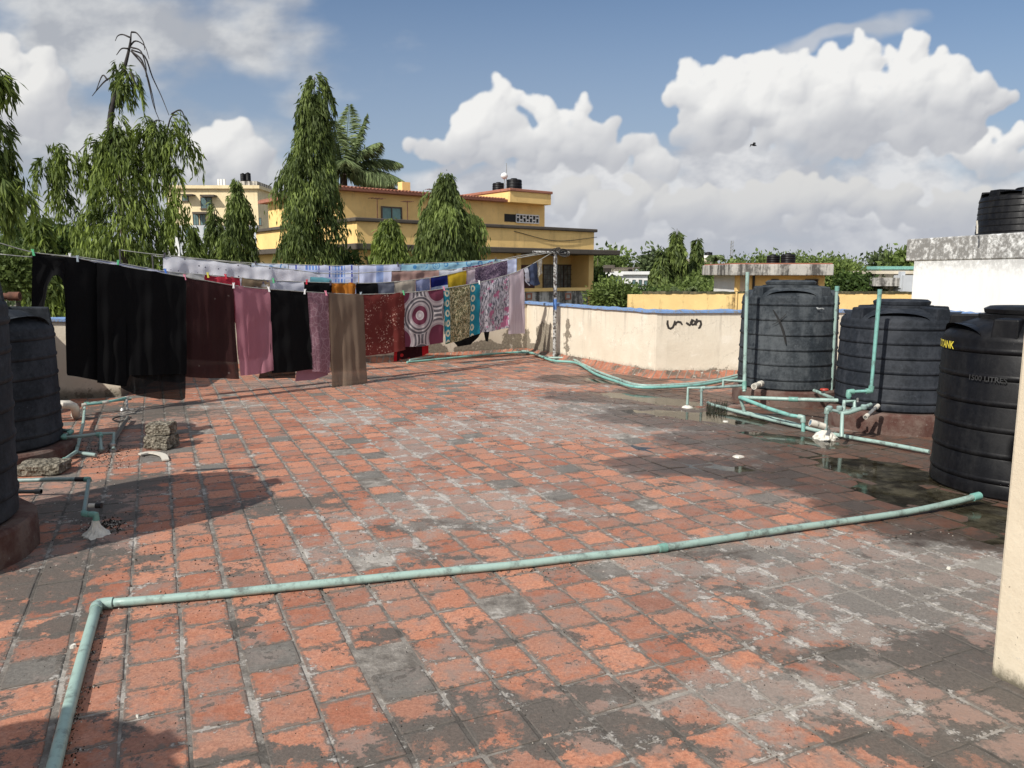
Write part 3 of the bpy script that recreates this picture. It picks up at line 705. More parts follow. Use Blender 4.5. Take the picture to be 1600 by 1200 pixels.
# left group, nearest: run behind the near tank, drops to a foam-white cement foot
zz = .14; p0 = G(25, 752, zz)
t = pipe('green pipe behind the near left tank that drops into a white cement foot', [G(-60,755,zz), G(25,751,zz), G(88,749,zz+.005), G(139,749,zz), G(131,803,zz-.01), G(150,804,zz-.01), G(151,836,.0)], .015, grey_m, joint_m)
q0 = G(118, 749, zz+.004); q1 = G(131, 749, zz+.004); MB().tube([q0, q1], .0175, 12).build('tape_band', black_m, t)
q = G(151, 836, 0); prof = [(.085, -.005), (.075, .008), (.048, .03), (.03, .055), (.021, .08), (.017, .095)]
mb = MB().lathe((q.x, q.y, 0), prof, 28); mb.v = [(q.x+(x-q.x)*rnd.uniform(.8, 1.2), q.y+(y-q.y)*rnd.uniform(.8, 1.2), z) for x, y, z in mb.v]
mb.build('cement_foot', cem_m, t)
va, vb = G(139, 790, zz+.012), G(150, 790, zz+.012); t2 = MB().tube([va, vb], .014, 12).build('valve', whitep_m, t, smooth='auto'); MB().tube([vb, vb+(vb-va).normalized()*.035], .018, 12).build('valve_cap', black_m, t2, smooth='auto')
# outlet stubs
a = G(28, 768, .12); pipe('dark outlet stub at the foot of the near left tank', [a-Vector((.15, 0, 0)), a+Vector((.16, .0, 0))], .014, darkpipe_m, ends=True, cat='pipe')
t5a = G(92, 672, .20)
# left group, second tank
zz = .05
pipe('bright green pipe rising from the floor beside the second left tank towards the wall', [G(-40,722,zz), G(28,721,zz), G(98,720,zz), G(119,706,zz+.01), G(130,662,zz+.02), G(133,631,.12), G(205,623,.12)], .016, green_m, joint_m)
pipe('thin green pipe with a long straight run along the wall foot at left', [G(128,633,.17), G(165,629,.17), G(200,621,.17)], .014, teal_m, whitep_m, ends=True)
t = pipe('weathered green pipe manifold with two capped taps beside the second left tank', [G(84,670,.19), G(112,674,.19), G(96,684,.15), G(130,681,.15), G(157,678,.15), G(158,704,.03)], .0165, grey_m, joint_m)
MB().tube([G(157,678,.15), G(178,677,.15), G(177,702,.03)], .0165, 12).build('pipe', grey_m, t, smooth='auto')
for (a_, b_) in ((158, 694), (177, 696)):
    q = G(a_, b_+10, 0); MB().lathe((q.x, q.y, 0), [(.03, 0), (.03, .02), (.02, .03), (.02, .05), (.026, .055), (.026, .075), (.015, .08)], 16).build('tap', steel_m, t, smooth='auto')
pipe('grey pipe offcut leaning between the left taps and the wall', [G(172,697,.03), G(200,652,.05)], .02, darkpipe_m)
pipe('short green pipe stub lying against the left taps', [G(118,707,.04), G(150,711,.03)], .017, grey_m)
t = pipe('small brass tap at the end of the wall pipe on the left', [G(198,625,.13), G(199,641,.05)], .013, steel_m, name='water_tap', cat='tap')
q = G(203, 640, .05); MB().box((q.x, q.y, q.z), (.09, .02, .02), .3).build('handle', steel_m, t, bevel=.004)
q = G(192, 640, .04); MB().lathe((q.x, q.y, q.z-.02), [(.03, 0), (.035, .015), (.02, .04)], 14).build('valve', steel_m, t, smooth='auto')
pipe('loop of black rubber hose on the floor beside the left pipe', sm([G(205,652,.02), G(188,651,.02), G(176,655,.02), G(186,658,.02), G(203,655,.03)], 5), .008, black_m, fittings=False, name='hose', cat='hose')
pts = [G(60,633,.20), G(98,632,.20), G(108,632,.19), G(115,635,.16), G(118,640,.12), G(119,650,.03)]
t = pipe('fat cream drain elbow coming out behind the second left tank', pts, .045, whitep_m, fittings=False, name='drain_pipe', cat='pipe')
a_, b_ = Vector(pts[-2]), Vector(pts[-1]); MB().tube([b_+Vector((0, 0, .03)), b_], .052, 16).build('collar', whitep_m, t, smooth='auto')
rust = simple('rusty_iron', (.12, .05, .03), .9, .5)
a = D(2, 463, 4.9); b = D(31, 463, 5.0); pipe('rusty pipe stub sticking out beside the top of the near left tank', [(a.x-.5, a.y, a.z), b], .022, rust, ends=True)
# right group
YA = 9.2
t = pipe('tall grey-green pipe standing at the left edge of the farthest right tank', [D(1168,425,YA), D(1163,602,YA), D(1163,612,YA-.03)], .022, green_m, joint_m)
MB().tube([D(1163,596,YA), D(1130,594,YA), D(1130,604,YA)], .017, 12).build('branch_pipe', green_m, t, smooth='auto')
t = pipe('green outlet pipe with two legs standing in the puddle left of the farthest right tank', [D(1166,602,YA+.03), D(1140,604,YA), D(1108,606,YA), D(1096,606,YA), D(1096,634,YA)], .0175, grey_m, green_m)
MB().tube([D(1100,606,YA), D(1075,606,YA), D(1074,632,YA)], .0175, 12).build('branch_pipe', green_m, t, smooth='auto')
for px in (1074,): q = D(px, 632, YA); MB().lathe((q.x, q.y, -.01), [(.07, 0), (.055, .015), (.02, .03)], 18).build('cement_foot', cem_m, t, smooth='auto')
pipe('pale green pipe standing at the right edge of the farthest right tank', [D(1308,447,9.35), D(1298,619,9.35)], .02, green_m, joint_m, ends=True)
pipe('bright turquoise pipe rising before the squat middle tank', [D(1375,452,7.42), D(1361,611,7.42), D(1326,612,7.42), D(1326,622,7.42)], .021, teal_m, joint_m)
t = pipe('outlet pipe with a small red valve wheel at the farthest right tank', [D(1272,610,9.1), D(1288,617,8.9), D(1310,626,8.4), D(1322,629,8.1)], .02, green_m, joint_m)
q = D(1288, 612, 8.9); t2 = MB().tube([D(1288,617,8.9), D(1288,609,8.9)], .012, 10).build('valve', steel_m, t, smooth='auto'); MB().lathe((q.x, q.y, q.z+.015), [(.045, 0), (.05, .008), (.045, .02), (.012, .02)], 16).build('hand_wheel', red_m, t2, smooth='auto')
pipe('straight green pipe spanning between the two far right tanks', [D(1157,621,8.6), D(1240,624,8.45), D(1322,626,8.1)], .022, green_m, joint_m)
pipe('short green leg under the left end of the spanning pipe', [D(1156,619,8.6), D(1163,643,8.6)], .019, green_m, joint_m)
t = pipe('green pipe sloping down to a grey foot in the puddle', [D(1156,621,8.58), D(1200,638,8.1), D(1235,649,7.85), D(1255,652,7.75), D(1255,674,7.75)], .021, teal_m, green_m)
t = pipe('cluster of green pipes and joints before the squat middle tank', [D(1361,632,7.4), D(1345,638,7.35), D(1318,645,7.3), D(1292,639,7.3), D(1290,672,7.3)], .019, grey_m, green_m)
MB().tube([D(1350,637,7.35), D(1326,645,7.2), D(1316,646,7.2), D(1315,683,7.1)], .02, 12).build('branch_pipe', green_m, t, smooth='auto')
MB().tube([D(1318,645,7.3), D(1319,627,7.35), D(1335,627,7.35), D(1335,642,7.3)], .019, 12).build('loop_pipe', green_m, t, smooth='auto')
for a_, b_ in ((1312, 638), (1335, 640), (1296, 638), (1350, 636)):
    q = D(a_, b_, 7.3); MB().lathe((q.x, q.y, q.z-.02), [(.026, 0), (.03, .01), (.03, .035), (.02, .045)], 12).build('joint', grey_m, t, smooth='auto')
MB().tube([D(1340,628,7.35), D(1340,622,7.35)], .012, 8).build('valve', steel_m, t)
q = G(1290, 684, 0)
mb = MB().lathe((q.x, q.y, -.01), [(.11, 0), (.105, .02), (.085, .05), (.05, .075), (.03, .10), (.02, .13)], 26); mb.v = [(q.x+(x-q.x)*rnd.uniform(.8, 1.2), q.y+(y-q.y)*rnd.uniform(.8, 1.2), z+rnd.uniform(-.004, .004)) for x, y, z in mb.v]
tag(mb.build('cement_mound', cem_m), 'white cement mound round the pipe foot in the puddle', 'cement')
pipe('short bright blue pipe piece above the white cement mound', [D(1266,660,7.1), D(1288,667,7.1)], .026, bluep_m, whitep_m, ends=True)
pipe('grey outlet tube angled down from the squat middle tank', [D(1372,634,7.45), D(1352,652,7.25)], .017, steel_m, whitep_m, ends=True)
pipe('white outlet nozzle on the farthest right tank', [D(1190,599,9.25), D(1178,604,9.05)], .028, whitep_m, whitep_m, ends=True)
pipe('pale pipe lying on the wet floor from the puddle to the near right tank', sm([G(1106,629,.05), G(1115,633,.04), G(1180,650,.03), G(1240,664,.03), G(1300,678,.03), G(1390,694,.03), G(1452,706,.03)], 4), .019, green_m, fittings=False)
pipe('second pale pipe lying beside the longer one in the puddle', sm([G(1140,640,.03), G(1200,652,.03), G(1262,668,.03)], 4), .019, green_m, fittings=False)
moss = simple('black_moss', (.03, .032, .02), 1.0, .6, 30, 0, 1.0)
mb = MB()
for k in range(160):
    q = G(rnd.uniform(1104, 1136), rnd.uniform(634, 646), 0); h_ = rnd.uniform(.02, .12); a_ = rnd.uniform(0, 6.28)
    mb.add([(q.x-.006*math.cos(a_), q.y-.006*math.sin(a_), -.01), (q.x+.006*math.cos(a_), q.y+.006*math.sin(a_), -.01), (q.x+rnd.uniform(-.03, .03), q.y+rnd.uniform(-.03, .03), h_)], [(0, 1, 2)])
tag(mb.build('moss_tuft', moss, origin=None), 'dark dead moss grown round the pipe at the puddle edge', 'moss')
# hoses along the parapet foot
for dy_, lab, mt in ((0, 'light green hose running along the foot of the parapet', green_m), (4, 'second darker green hose beside the first along the parapet', teal_m)):
    pts = [(640,563),(700,554),(760,551),(820,549),(850,558),(889,560),(910,569),(935,581),(965,592),(1000,602),(1060,601),(1110,596),(1160,584),(1200,574)]
    if dy_: pts = [(636,566),(700,560),(770,553),(826,551),(862,563),(900,567),(930,584),(960,595),(996,605),(1060,604),(1110,599),(1160,588),(1200,578)]
    P3 = []
    for a_, b_ in pts:
        q = G(a_, b_, .05); P3.append(q)
    pipe(lab, sm(P3, 5), .021, mt, fittings=False, name='hose', cat='hose')
# ------------------------------------------------------------------ clothes pole and lines
polem = M('flaking_pole_paint'); p = polem.pos(); n = polem.noise(p, 26, 6, .75); _, _, z = polem.xyz(p)
c = polem.mix(n.st(.46, .52), (.045, .035, .03), (.42, .42, .40)); c = polem.mix((z.st(.92, .96)*z.st(1.12, 1.16, 1, 0)), c, (.09, .2, .48))
pole_m = polem.pbr(c, .75, polem.bump(n, .4, .006))
PX, PY = .80, 14.36
t = thing('clothes_pole', (PX, PY, 0), 'flaking metal clothes pole with a crossbar standing at the parapet', 'pole')
MB().tube([(PX, PY, -.02), (PX, PY, 2.0)], .036, 14).build('post', pole_m, t, smooth='auto')
MB().tube([(PX-.42, PY-.02, 2.0), (PX+.26, PY+.06, 1.985)], .024, 10).build('crossbar', pole_m, t, smooth='auto')
ropem = simple('line_rope', (.30, .30, .27), .8); darkrope = simple('dark_rope', (.04, .038, .035), .9)
mb = MB()
for k in range(9):
    a = rnd.uniform(0, 3); cx, cz = PX+rnd.uniform(-.05, .2), 2.0+rnd.uniform(-.04, .03); pts = []
    for i in range(13):
        q = 2*math.pi*i/12; pts.append((cx+.09*math.cos(q)*math.cos(a*.3), PY-.03+.05*math.sin(q+a), cz+.05*math.sin(q)))
    mb.tube(pts, .007, 6, cap=False)
tag(mb.build('rope_coil', darkrope, origin=(0, 0, 0), smooth=True), 'tangle of dark rope and wire wound on the pole crossbar', 'rope')
LA = ((PX, PY), (-5.55, 7.75)); LB = ((PX, PY), (-5.62, 8.35)); LC = ((PX-.2, PY), (-5.95, 10.12)); LD = ((PX-.35, PY), (-6.32, 11.6))
WA = [(-12,378),(0,380),(50,394),(105,401),(190,416),(290,433),(365,446),(423,452),(512,458),(567,460),(640,457),(693,451),(750,441),(795,429),(820,419),(840,408),(864,394)]
WB = [(-2,397),(50,405),(105,399.5),(186,411),(265,425),(330,430),(420,438),(520,442),(590,442),(650,437),(700,429),(745,418),(800,405),(864,394)]
WB[1] = (50, 401.5)
WC = [(187,390.5),(238,397),(300,403),(430,418),(520,428),(612,423.5),(690,422),(745,417),(800,402),(858,393)]
WD = [(238,399),(255,401.5),(330,406),(393,411),(445,412.5),(520,415),(612,413.5),(700,410),(760,406.5),(806,403.5),(853,393)]
def wy(W, x):
    for (a, b), (c_, d) in zip(W, W[1:]):
        if a <= x <= c_: return b+(d-b)*(x-a)/(c_-a)
    return W[0][1] if x < W[0][0] else W[-1][1]
for W, L, nm in ((WA, LA, 'front clothes line of pale rope running from the pole to the left'), (WB, LB, 'second clothes line, just behind the front one'), (WC, LC, 'third clothes line, carrying the dotted white cloth'), (WD, LD, 'rear clothes line carrying the blue and white cloths')):
    pts = sm([LP(*L, *q) for q in W], 4)
    tag(MB().tube(pts, .0065, 6).build('clothes_line', ropem, origin=pts[0], smooth=True), nm, 'clothes line', 'clothes lines to the pole')
# posts the lines run to on the left
for (x, y, zt, lb) in ((-5.5, 7.85, 1.9, 'iron post carrying the front clothes lines outside the left edge'), ):
    q = LP(*LA, -12, 378); MB_ = MB().tube([(q.x-.03, q.y+.05, 0.0), (q.x-.03, q.y+.05, q.z+.06)], .03, 10)
    tag(MB_.build('line_post', pole_m, origin=(q.x-.03, q.y+.05, 0.0), smooth=True), lb, 'post')
for L, W, lb in ((LC, WC, 'iron post of the third clothes line behind the black garments'), (LD, WD, 'iron post of the rear clothes line behind the black garments')):
    q = LP(*L, *W[0]); MB_ = MB().tube([(q.x, q.y, .95), (q.x, q.y, q.z+.01)], .012, 10)
    tag(MB_.build('line_post', darkrope, origin=(q.x, q.y, .95), smooth=True), lb, 'post')
# ------------------------------------------------------------------ cloth
def cmat(name, fn, rough=.9, trans=.3, alpha=None, gain=1.0):
    m = M(name); uvv = m.uv(); u_, v_, _ = m.xyz(uvv); c = fn(m, uvv, u_, v_)
    if gain != 1.0: c = m.mix(1.0, c, (gain, gain, gain), 'MULTIPLY')
    wv = m.noise(uvv, 90, 3, .6)
    return m.pbr(c, rough, m.bump(wv+m.noise(uvv, 7, 4, .6)*2.5, .15, .006), trans=trans, spec=.15, alpha=alpha)
def plain(col, var=.12):
    return lambda m, uv, u_, v_: m.mix(m.noise(uv, 4, 4, .6), tuple(k*(1-var) for k in col), tuple(min(1, k*(1+var)) for k in col))
def floral(bg, f1, f2, sc=16, cl=4.0, cut=.30):
    def fn(m, uv, u_, v_):
        vo = m.vor(uv, sc*1.6); cluster = m.noise(uv, cl, 2, .5)
        f = vo.st(.22, .34, 1, 0)*cluster.st(.47, .55); g = m.vor(m.scale(uv, 1.0, (3, 1, 0)), sc*2.6).st(.16, .28, 1, 0)*cluster.st(.42, .5)
        return m.mix(f, m.mix(g*.8, bg, f2), f1)
    return fn
def rings(m, uv, u_, v_):
    lat = m.vec(u_*1.75+.12, v_*1.75+(.5*0)+.02, 0.0)
    cell = lat
    fx = (u_*1.35+.10).frac()-.5; fy = (v_*1.35+.0).frac()-.5
    d1 = ((fx*fx)+(fy*fy))._m('SQRT')
    gx = (u_*1.35+.6).frac()-.5; gy = (v_*1.35+.5).frac()-.5
    d2 = ((gx*gx)+(gy*gy))._m('SQRT'); s_ = d1.gt(.40)
    rr = d1*(1.0-s_)+(d2*.8)*s_
    ring = (rr*26.0*3.14).sin().gt(.25)
    maroon = ((rr.gt(.10))*(1.0-rr.gt(.20))).mx((rr*1.0).gt(9.0))
    base = m.mix(rr.gt(.28), (.42, .36, .37), (.13, .12, .13))
    c = m.mix(ring, base, (.55, .50, .49)); return m.mix(maroon.mx(s_*(1.0-d2.gt(.17))), c, (.17, .045, .075))
def bordered(m, uv, u_, v_):
    n = m.noise(m.scale(uv, (1, .8, 1)), 34, 3, .6, 1.2); vo = m.vor(uv, 30)
    c = m.mix(n.st(.44, .52), (.50, .45, .28), (.10, .10, .05)); c = m.mix(vo.st(.18, .3, 1, 0)*.7, c, (.40, .22, .08))
    tl = m.mix(m.noise(uv, 6, 3, .5), (.015, .17, .24), (.03, .26, .34))
    fy = (v_*6.2).frac()-.5
    def band(cx):
        dx_ = (u_-cx)*7.0; d = ((dx_*dx_)+(fy*fy))._m('SQRT'); return (d.gt(.16))*(1.0-d.gt(.36))
    b = u_.st(.115, .12, 1, 0).mx(u_.gt(.575)); rg = band(.062).mx(band(.64))
    c = m.mix(b, c, tl); c = m.mix(rg*b, c, (.62, .58, .42)); return m.mix((v_*1.9).gt(1.66)*b, c, (.03, .10, .06))
def abstract(m, uv, u_, v_):
    s_ = m.noise(m.scale(uv, (3.2, .8, 1)), 16, 4, .6, .6); b = m.noise(uv, 5.5, 3, .5); n = m.noise(uv, 30, 4, .7)
    c = m.mix(s_.st(.44, .5), (.10, .11, .14), m.mix(s_.st(.5, .58), (.55, .50, .54), (.70, .68, .72)))
    return m.mix((b+(n-.5)*.3).st(.56, .60, 0, .9), c, (.55, .17, .30))
def lace(bg, fg, sc=14):
    def fn(m, uv, u_, v_):
        a = m.vor(uv, sc, 'DISTANCE_TO_EDGE'); b = m.vor(uv, sc*2.3, 'DISTANCE_TO_EDGE')
        return m.mix(a.st(.02, .07, .8, 0).mx(b.st(.02, .06, .45, 0)), bg, fg)
    return fn
def plaid(m, uv, u_, v_):
    a = (u_*2.2).frac(); b = (u_*5.5+.3).frac()
    c = m.mix(a.gt(.55), (.62, .65, .78), (.22, .36, .68)); c = m.mix(b.gt(.86), c, (.05, .08, .42)); c = m.mix((u_*19.0).frac().gt(.7), c, (.66, .70, .82))
    return m.mix((v_*9.0).frac().gt(.75), c, (.50, .56, .76))
def dots(bg, fg, sc=11):
    return lambda m, uv, u_, v_: m.mix(m.vor(uv, sc, 'F1', .25).st(.10, .14, 1, 0), bg, fg)
def ornam(bg, fg, sc=5):
    def fn(m, uv, u_, v_):
        d = m.vor(uv, sc, 'F1', .3); r_ = ((d-.30).abs()).st(.02, .05, 1, 0); s2 = (d-.13).abs().st(.01, .04, 1, 0)
        return m.mix(r_.mx(s2)*m.noise(uv, 6, 2, .5).st(.40, .5), bg, fg)
    return fn
def stripes(a, b, k, cut=.5, ax='v'):
    return lambda m, uv, u_, v_: m.mix(((v_ if ax == 'v' else u_)*k).frac().gt(cut), a, b)
cr_ = random.Random(21)
def resample(poly, x):
    for (a, b), (c_, d) in zip(poly, poly[1:]):
        if a <= x <= c_: return b+(d-b)*(x-a)/max(1e-6, (c_-a))
    return poly[0][1] if x < poly[0][0] else poly[-1][1]
def cloth(name, label, cat, mat_, L, W, x0, x1, bot, group=None, off=0.0, amp=.018, back=.82, nz=26, step=2.2, tdy=0.0, folds=None, shift=None, top=None, xb=None):
    """hanging cloth: top edge on the line, bottom edge surveyed; xb = horizontal drift (px) of the two sides at the bottom"""
    nx = max(6, int((x1-x0)/step)); a, b = L; e = Vector((b[0]-a[0], b[1]-a[1], 0)).normalized(); nrm = Vector((-e.y, e.x, 0))
    if nrm.y > 0: nrm = -nrm
    kf = folds or cr_.uniform(9, 15); ph = [cr_.uniform(0, 6.28) for _ in range(5)]
    mb = MB(); uvs = []
    def layer(sgn_, frac, o_):
        base = len(mb.v)
        for i in range(nx+1):
            s_ = i/nx; x = x0+(x1-x0)*s_; yt = (resample(top, x) if top else wy(W, x))+tdy; yb = resample(bot, x)
            P = LP(a, b, x, yt); dxb = 0.0
            if xb: dxb = xb[0]+(xb[1]-xb[0])*s_
            Q = LP(a, b, x+dxb, yb)
            Q = P.lerp(Q, frac) if frac < 1 else Q
            uu = (P-LP(a, b, x0, wy(W, x0))).length
            for j in range(nz+1):
                t = j/nz; p_ = P.lerp(Q, t)
                A_ = 1.35*amp*min(1.0, .22+t*1.2)
                dn = A_*(math.sin(uu*kf+ph[0]+t*.9)+.55*math.sin(uu*kf*2.1+ph[1]-t*1.3)+.3*math.sin(uu*kf*4.3+ph[2]))
                dn += .015*math.sin(t*5+ph[3]+uu*3)*t+.006*math.sin(t*17+uu*11+ph[1])*math.sin(uu*7+ph[4])
                sag = -.017*abs(math.sin(uu*3.14/.42+ph[2]))*(1-t)**5
                q = p_+nrm*(o_+dn+.012*sgn_*min(1, t*12))+Vector((0, 0, sag+.008*(1-t)**8))
                q += e*(.006*math.sin(t*7+ph[4]+uu*5)*t)
                mb.v.append(tuple(q)); uvs.append((uu, (P.z-q.z)))
        for i in range(nx):
            for j in range(nz):
                k = base+i*(nz+1)+j; mb.f.append((k, k+nz+1, k+nz+2, k+1))
    layer(1, 1.0, off)
    if back: layer(-1, back, off-.004)
    o = mb.build(name, mat_, origin=LP(a, b, (x0+x1)/2, wy(W, (x0+x1)/2)), uv=uvs, smooth=True)
    return tag(o, label, cat, group)
blk = cmat('black_cotton', plain((.0035, .0035, .004), .3), .9, .0)
blk_sheer = cmat('black_chiffon', plain((.012, .012, .013), .3), .7, .15, alpha=.93)
mar_sheer = cmat('maroon_chiffon', lambda m, uv, u_, v_: m.mix(m.vor(uv, 5.5, 'F1', 1.0).st(.05, .09, .55, 0)*m.noise(uv, 60, 2, .5).gt(.5), m.mix(u_.gt(.62), (.042, .016, .016), (.03, .008, .008)), (.25, .22, .2)), .8, .2, alpha=.94)
pink = cmat('rose_cotton', plain((.52, .235, .29), .08), .85, .45)
mauve = cmat('mauve_lace', lace((.36, .19, .235), (.58, .40, .44), 11), .85, .45)
taupe = cmat('taupe_chiffon', plain((.25, .185, .135), .07), .8, .4, alpha=.93)
maroonfl = cmat('maroon_floral', floral((.20, .042, .036), (.70, .45, .36), (.50, .26, .2)), .85, .35)
ringm = cmat('ring_print', rings, .85, .35, None, 1.3); bordm = cmat('teal_bordered_print', bordered, .85, .35, None, 1.3); absm = cmat('pink_grey_print', abstract, .85, .4, None, 1.15)
palep = cmat('pale_pink_voile', lambda m, uv, u_, v_: m.mix((u_*30.0).frac().gt(.6), (.60, .50, .54), (.70, .61, .64)), .85, .4)
redk = cmat('red_border_print', lambda m, uv, u_, v_: m.mix(m.vor(uv, 8, 'F1', .5).st(.2, .25, 1, 0), m.mix(u_.gt(.07)*(1.0-u_.gt(.52)), (.42, .012, .018), (.03, .006, .008)), (.45, .03, .03)), .85, .3)
whi = cmat('white_cotton', plain((.66, .66, .72), .06), .9, .35); whi2 = cmat('offwhite_cotton', plain((.62, .60, .58), .06), .9, .35)
lil = cmat('lilac_cotton', plain((.62, .62, .74), .06), .9, .35); redc = cmat('red_cotton', plain((.50, .045, .07), .15), .85, .3)
org = cmat('orange_print', floral((.55, .20, .03), (.30, .05, .02), (.75, .45, .05), 10, 5), .8, .3); greyc = cmat('grey_cotton', plain((.20, .21, .26), .08), .9, .3)
tan = cmat('tan_jersey', plain((.50, .44, .36), .06), .9, .3); bpr = cmat('blue_print', floral((.28, .31, .48), (.08, .08, .16), (.5, .5, .6), 7, 4), .9, .3)
navy = cmat('navy_stripe', stripes((.012, .018, .14), (.45, .52, .66), 3.4, .55), .9, .25); yelc = cmat('yellow_cotton', plain((.62, .44, .04), .08), .85, .35)
purp = cmat('purple_print', lace((.07, .045, .085), (.36, .27, .34), 22), .85, .3); dotm = cmat('dotted_white', dots((.74, .74, .78), (.12, .11, .14)), .9, .4)
lacew = cmat('white_lace', lace((.68, .67, .72), (.80, .79, .83), 10), .9, .4); cream = cmat('cream_cotton', plain((.52, .48, .40), .08), .9, .35)
teald = cmat('teal_cotton', plain((.16, .40, .46), .08), .9, .35); rosy = cmat('dusty_rose_cotton', plain((.42, .27, .235), .08), .9, .35)
grid = cmat('maroon_grid', lambda m, uv, u_, v_: m.mix(((u_*16.0).frac().gt(.8)).mx((v_*16.0).frac().gt(.8)), (.13, .025, .07), (.40, .25, .33)), .9, .3)
plaidm = cmat('blue_plaid', plaid, .9, .4); ornm = cmat('aqua_ornament', ornam((.33, .55, .66), (.08, .25, .48)), .9, .4); orn2 = cmat('blue_scroll_print', ornam((.60, .66, .76), (.08, .25, .50), 4), .9, .4)
bluwh = cmat('blue_white_cotton', stripes((.60, .64, .80), (.30, .40, .66), 2.4, .7, 'u'), .9, .4); denim = cmat('denim', plain((.055, .07, .12), .25), .9, .15)
wprint = cmat('brown_window_print', floral((.30, .22, .14), (.62, .6, .58), (.08, .08, .2), 6, 5), .9, .3)
g1 = 'laundry on the front clothes line'; g2 = 'laundry on the second clothes line'; g3 = 'laundry on the third clothes line'; g4 = 'laundry on the rear clothes line'
def A(*a, **k): return cloth(*a, L=LA, W=WA, group=g1, **k)
def B_(*a, **k): return cloth(*a, L=LB, W=WB, group=g2, **k)
def C_(*a, **k): return cloth(*a, L=LC, W=WC, group=g3, **k)
def D_(*a, **k): return cloth(*a, L=LD, W=WD, group=g4, **k)
A('black_gown', 'long black gown with its narrow sleeve hanging down at the far left', 'gown', blk, x0=50, x1=196, step=1.3, back=0, amp=.012,
  bot=[(50,524),(61,526),(65,505),(70,470),(74,446),(81,432),(88,429),(95,436),(99,452),(101.5,475),(102.5,575),(104,586),(120,588),(150,594),(196,603)])
A('black_shawl', 'sheer black shawl hanging lowest of all, between the gown and the maroon chiffon', 'shawl', blk_sheer, x0=190, x1=291, bot=[(190,606),(215,618),(250,624),(286,625),(291,622)], back=.86, amp=.02, off=-.03, xb=(0, -2))
A('black_underskirt', 'black skirt overlapping the right half of the gown', 'skirt', blk, x0=150, x1=289, bot=[(150,597),(196,604),(200,586),(289,584)], back=.9, amp=.012, off=.02)
A('maroon_scarf', 'dark maroon chiffon cloth with faint glittery motifs beside the black shawl', 'cloth', mar_sheer, x0=291, x1=364, bot=[(291,589),(320,591),(364,592)], amp=.014, xb=(0, 8))
A('rose_cloth', 'plain dusty rose cloth between maroon chiffon and black cloth', 'cloth', pink, x0=365, x1=421, bot=[(365,587),(395,585),(421,578)], amp=.016, xb=(9, 5))
A('black_cloth', 'black cloth between the dusty rose and the mauve lace ones', 'cloth', blk, x0=422, x1=480, bot=[(422,583),(450,581),(480,577)], back=0, xb=(0, 7), amp=.012)
A('black_lining', 'black layer showing under the black and rose cloths', 'cloth', blk_sheer, x0=424, x1=470, bot=[(424,592),(470,592)], off=-.06, back=0, xb=(-17, -5))
A('mauve_lace_cloth', 'mauve lace patterned cloth left of the taupe chiffon', 'cloth', mauve, x0=480, x1=514, bot=[(480,580),(516,583)], xb=(6, 1), amp=.010)
A('mauve_underlayer', 'plain mauve corner hanging below the lace patterned cloth', 'cloth', cmat('mauve_plain', plain((.38, .20, .25), .06), .85, .35), x0=482, x1=512, bot=[(482,597),(500,594),(512,586)], off=-.06, back=0, xb=(-16, 4))
A('taupe_chiffon_cloth', 'long plain taupe brown chiffon reaching nearly to the tiles', 'cloth', taupe, x0=512, x1=566, bot=[(512,612),(540,611),(566,606)], xb=(3, 8), off=.03, amp=.018, back=.78, folds=13)
A('maroon_floral_kanga', 'maroon cloth with scattered cream blossoms right of the taupe chiffon', 'cloth', maroonfl, x0=567, x1=631, bot=[(567,556),(600,553),(631,546)], xb=(4, 2), amp=.010)
A('ring_print_kanga', 'cloth printed with big maroon, grey and white concentric rings', 'cloth', ringm, x0=631, x1=692, bot=[(631,542),(660,541),(692,535)], xb=(1, 1), amp=.009)
A('red_border_kanga', 'dark cloth with red border peeping out below the ring print', 'cloth', redk, x0=622, x1=676, bot=[(622,566),(650,560),(676,553)], off=-.09, back=0, xb=(-2, 0), tdy=4)
A('teal_border_kanga', 'beige printed cloth with teal ringed borders on both sides', 'cloth', bordm, x0=693, x1=749, bot=[(693,538),(712,534),(749,521)], amp=.009, xb=(2, 0))
A('abstract_print_cloth', 'grey and white streaked cloth with pink blotches', 'cloth', absm, x0=750, x1=794, bot=[(750,520),(770,517),(794,512)], amp=.010)
A('pale_pink_scarf', 'pale pink fringed scarf, rightmost of the long cloths', 'scarf', palep, x0=795, x1=817, bot=[(795,522),(817,521)], amp=.012, xb=(-1, 2), folds=20)
A('white_sleeve', 'narrow white strip of a shirt beside the pale pink scarf', 'shirt', whi, x0=818, x1=824, bot=[(818,440),(824,447)], back=0, xb=(2, 4), amp=.01)
A('denim_shorts', 'small dark blue denim shorts near the pole', 'shorts', denim, x0=824, x1=839, bot=[(824,441),(829,446),(836,447),(839,444)], amp=.03, folds=24, xb=(0, 4))
A('cream_rag', 'little cream rag pegged nearest the pole', 'cloth', cream, x0=840, x1=847, bot=[(840,438),(847,425)], amp=.02, folds=30)
B_('lilac_sheet', 'white to lilac sheet folded behind the black gown at left', 'sheet', lil, x0=105, x1=265, bot=[(105,470),(265,480)], amp=.012)
B_('white_towel', 'off-white cloth behind the maroon chiffon', 'cloth', whi2, x0=266, x1=319, bot=[(266,500),(319,505)], amp=.012)
B_('red_blouse', 'red blouse pegged behind the maroon and rose cloths', 'blouse', redc, x0=320, x1=375, bot=[(320,500),(375,505)], amp=.02)
B_('brown_print_top', 'brown and white printed top behind the black cloth', 'top', wprint, x0=378, x1=421, bot=[(378,500),(421,505)], amp=.015)
B_('white_cloth', 'plain white cloth above the black cloth', 'cloth', whi, x0=422, x1=474, bot=[(422,505),(474,505)], amp=.012)
B_('black_trousers', 'black trousers left of the orange blouse', 'trousers', blk, x0=475, x1=518, bot=[(475,500),(518,500)], amp=.012)
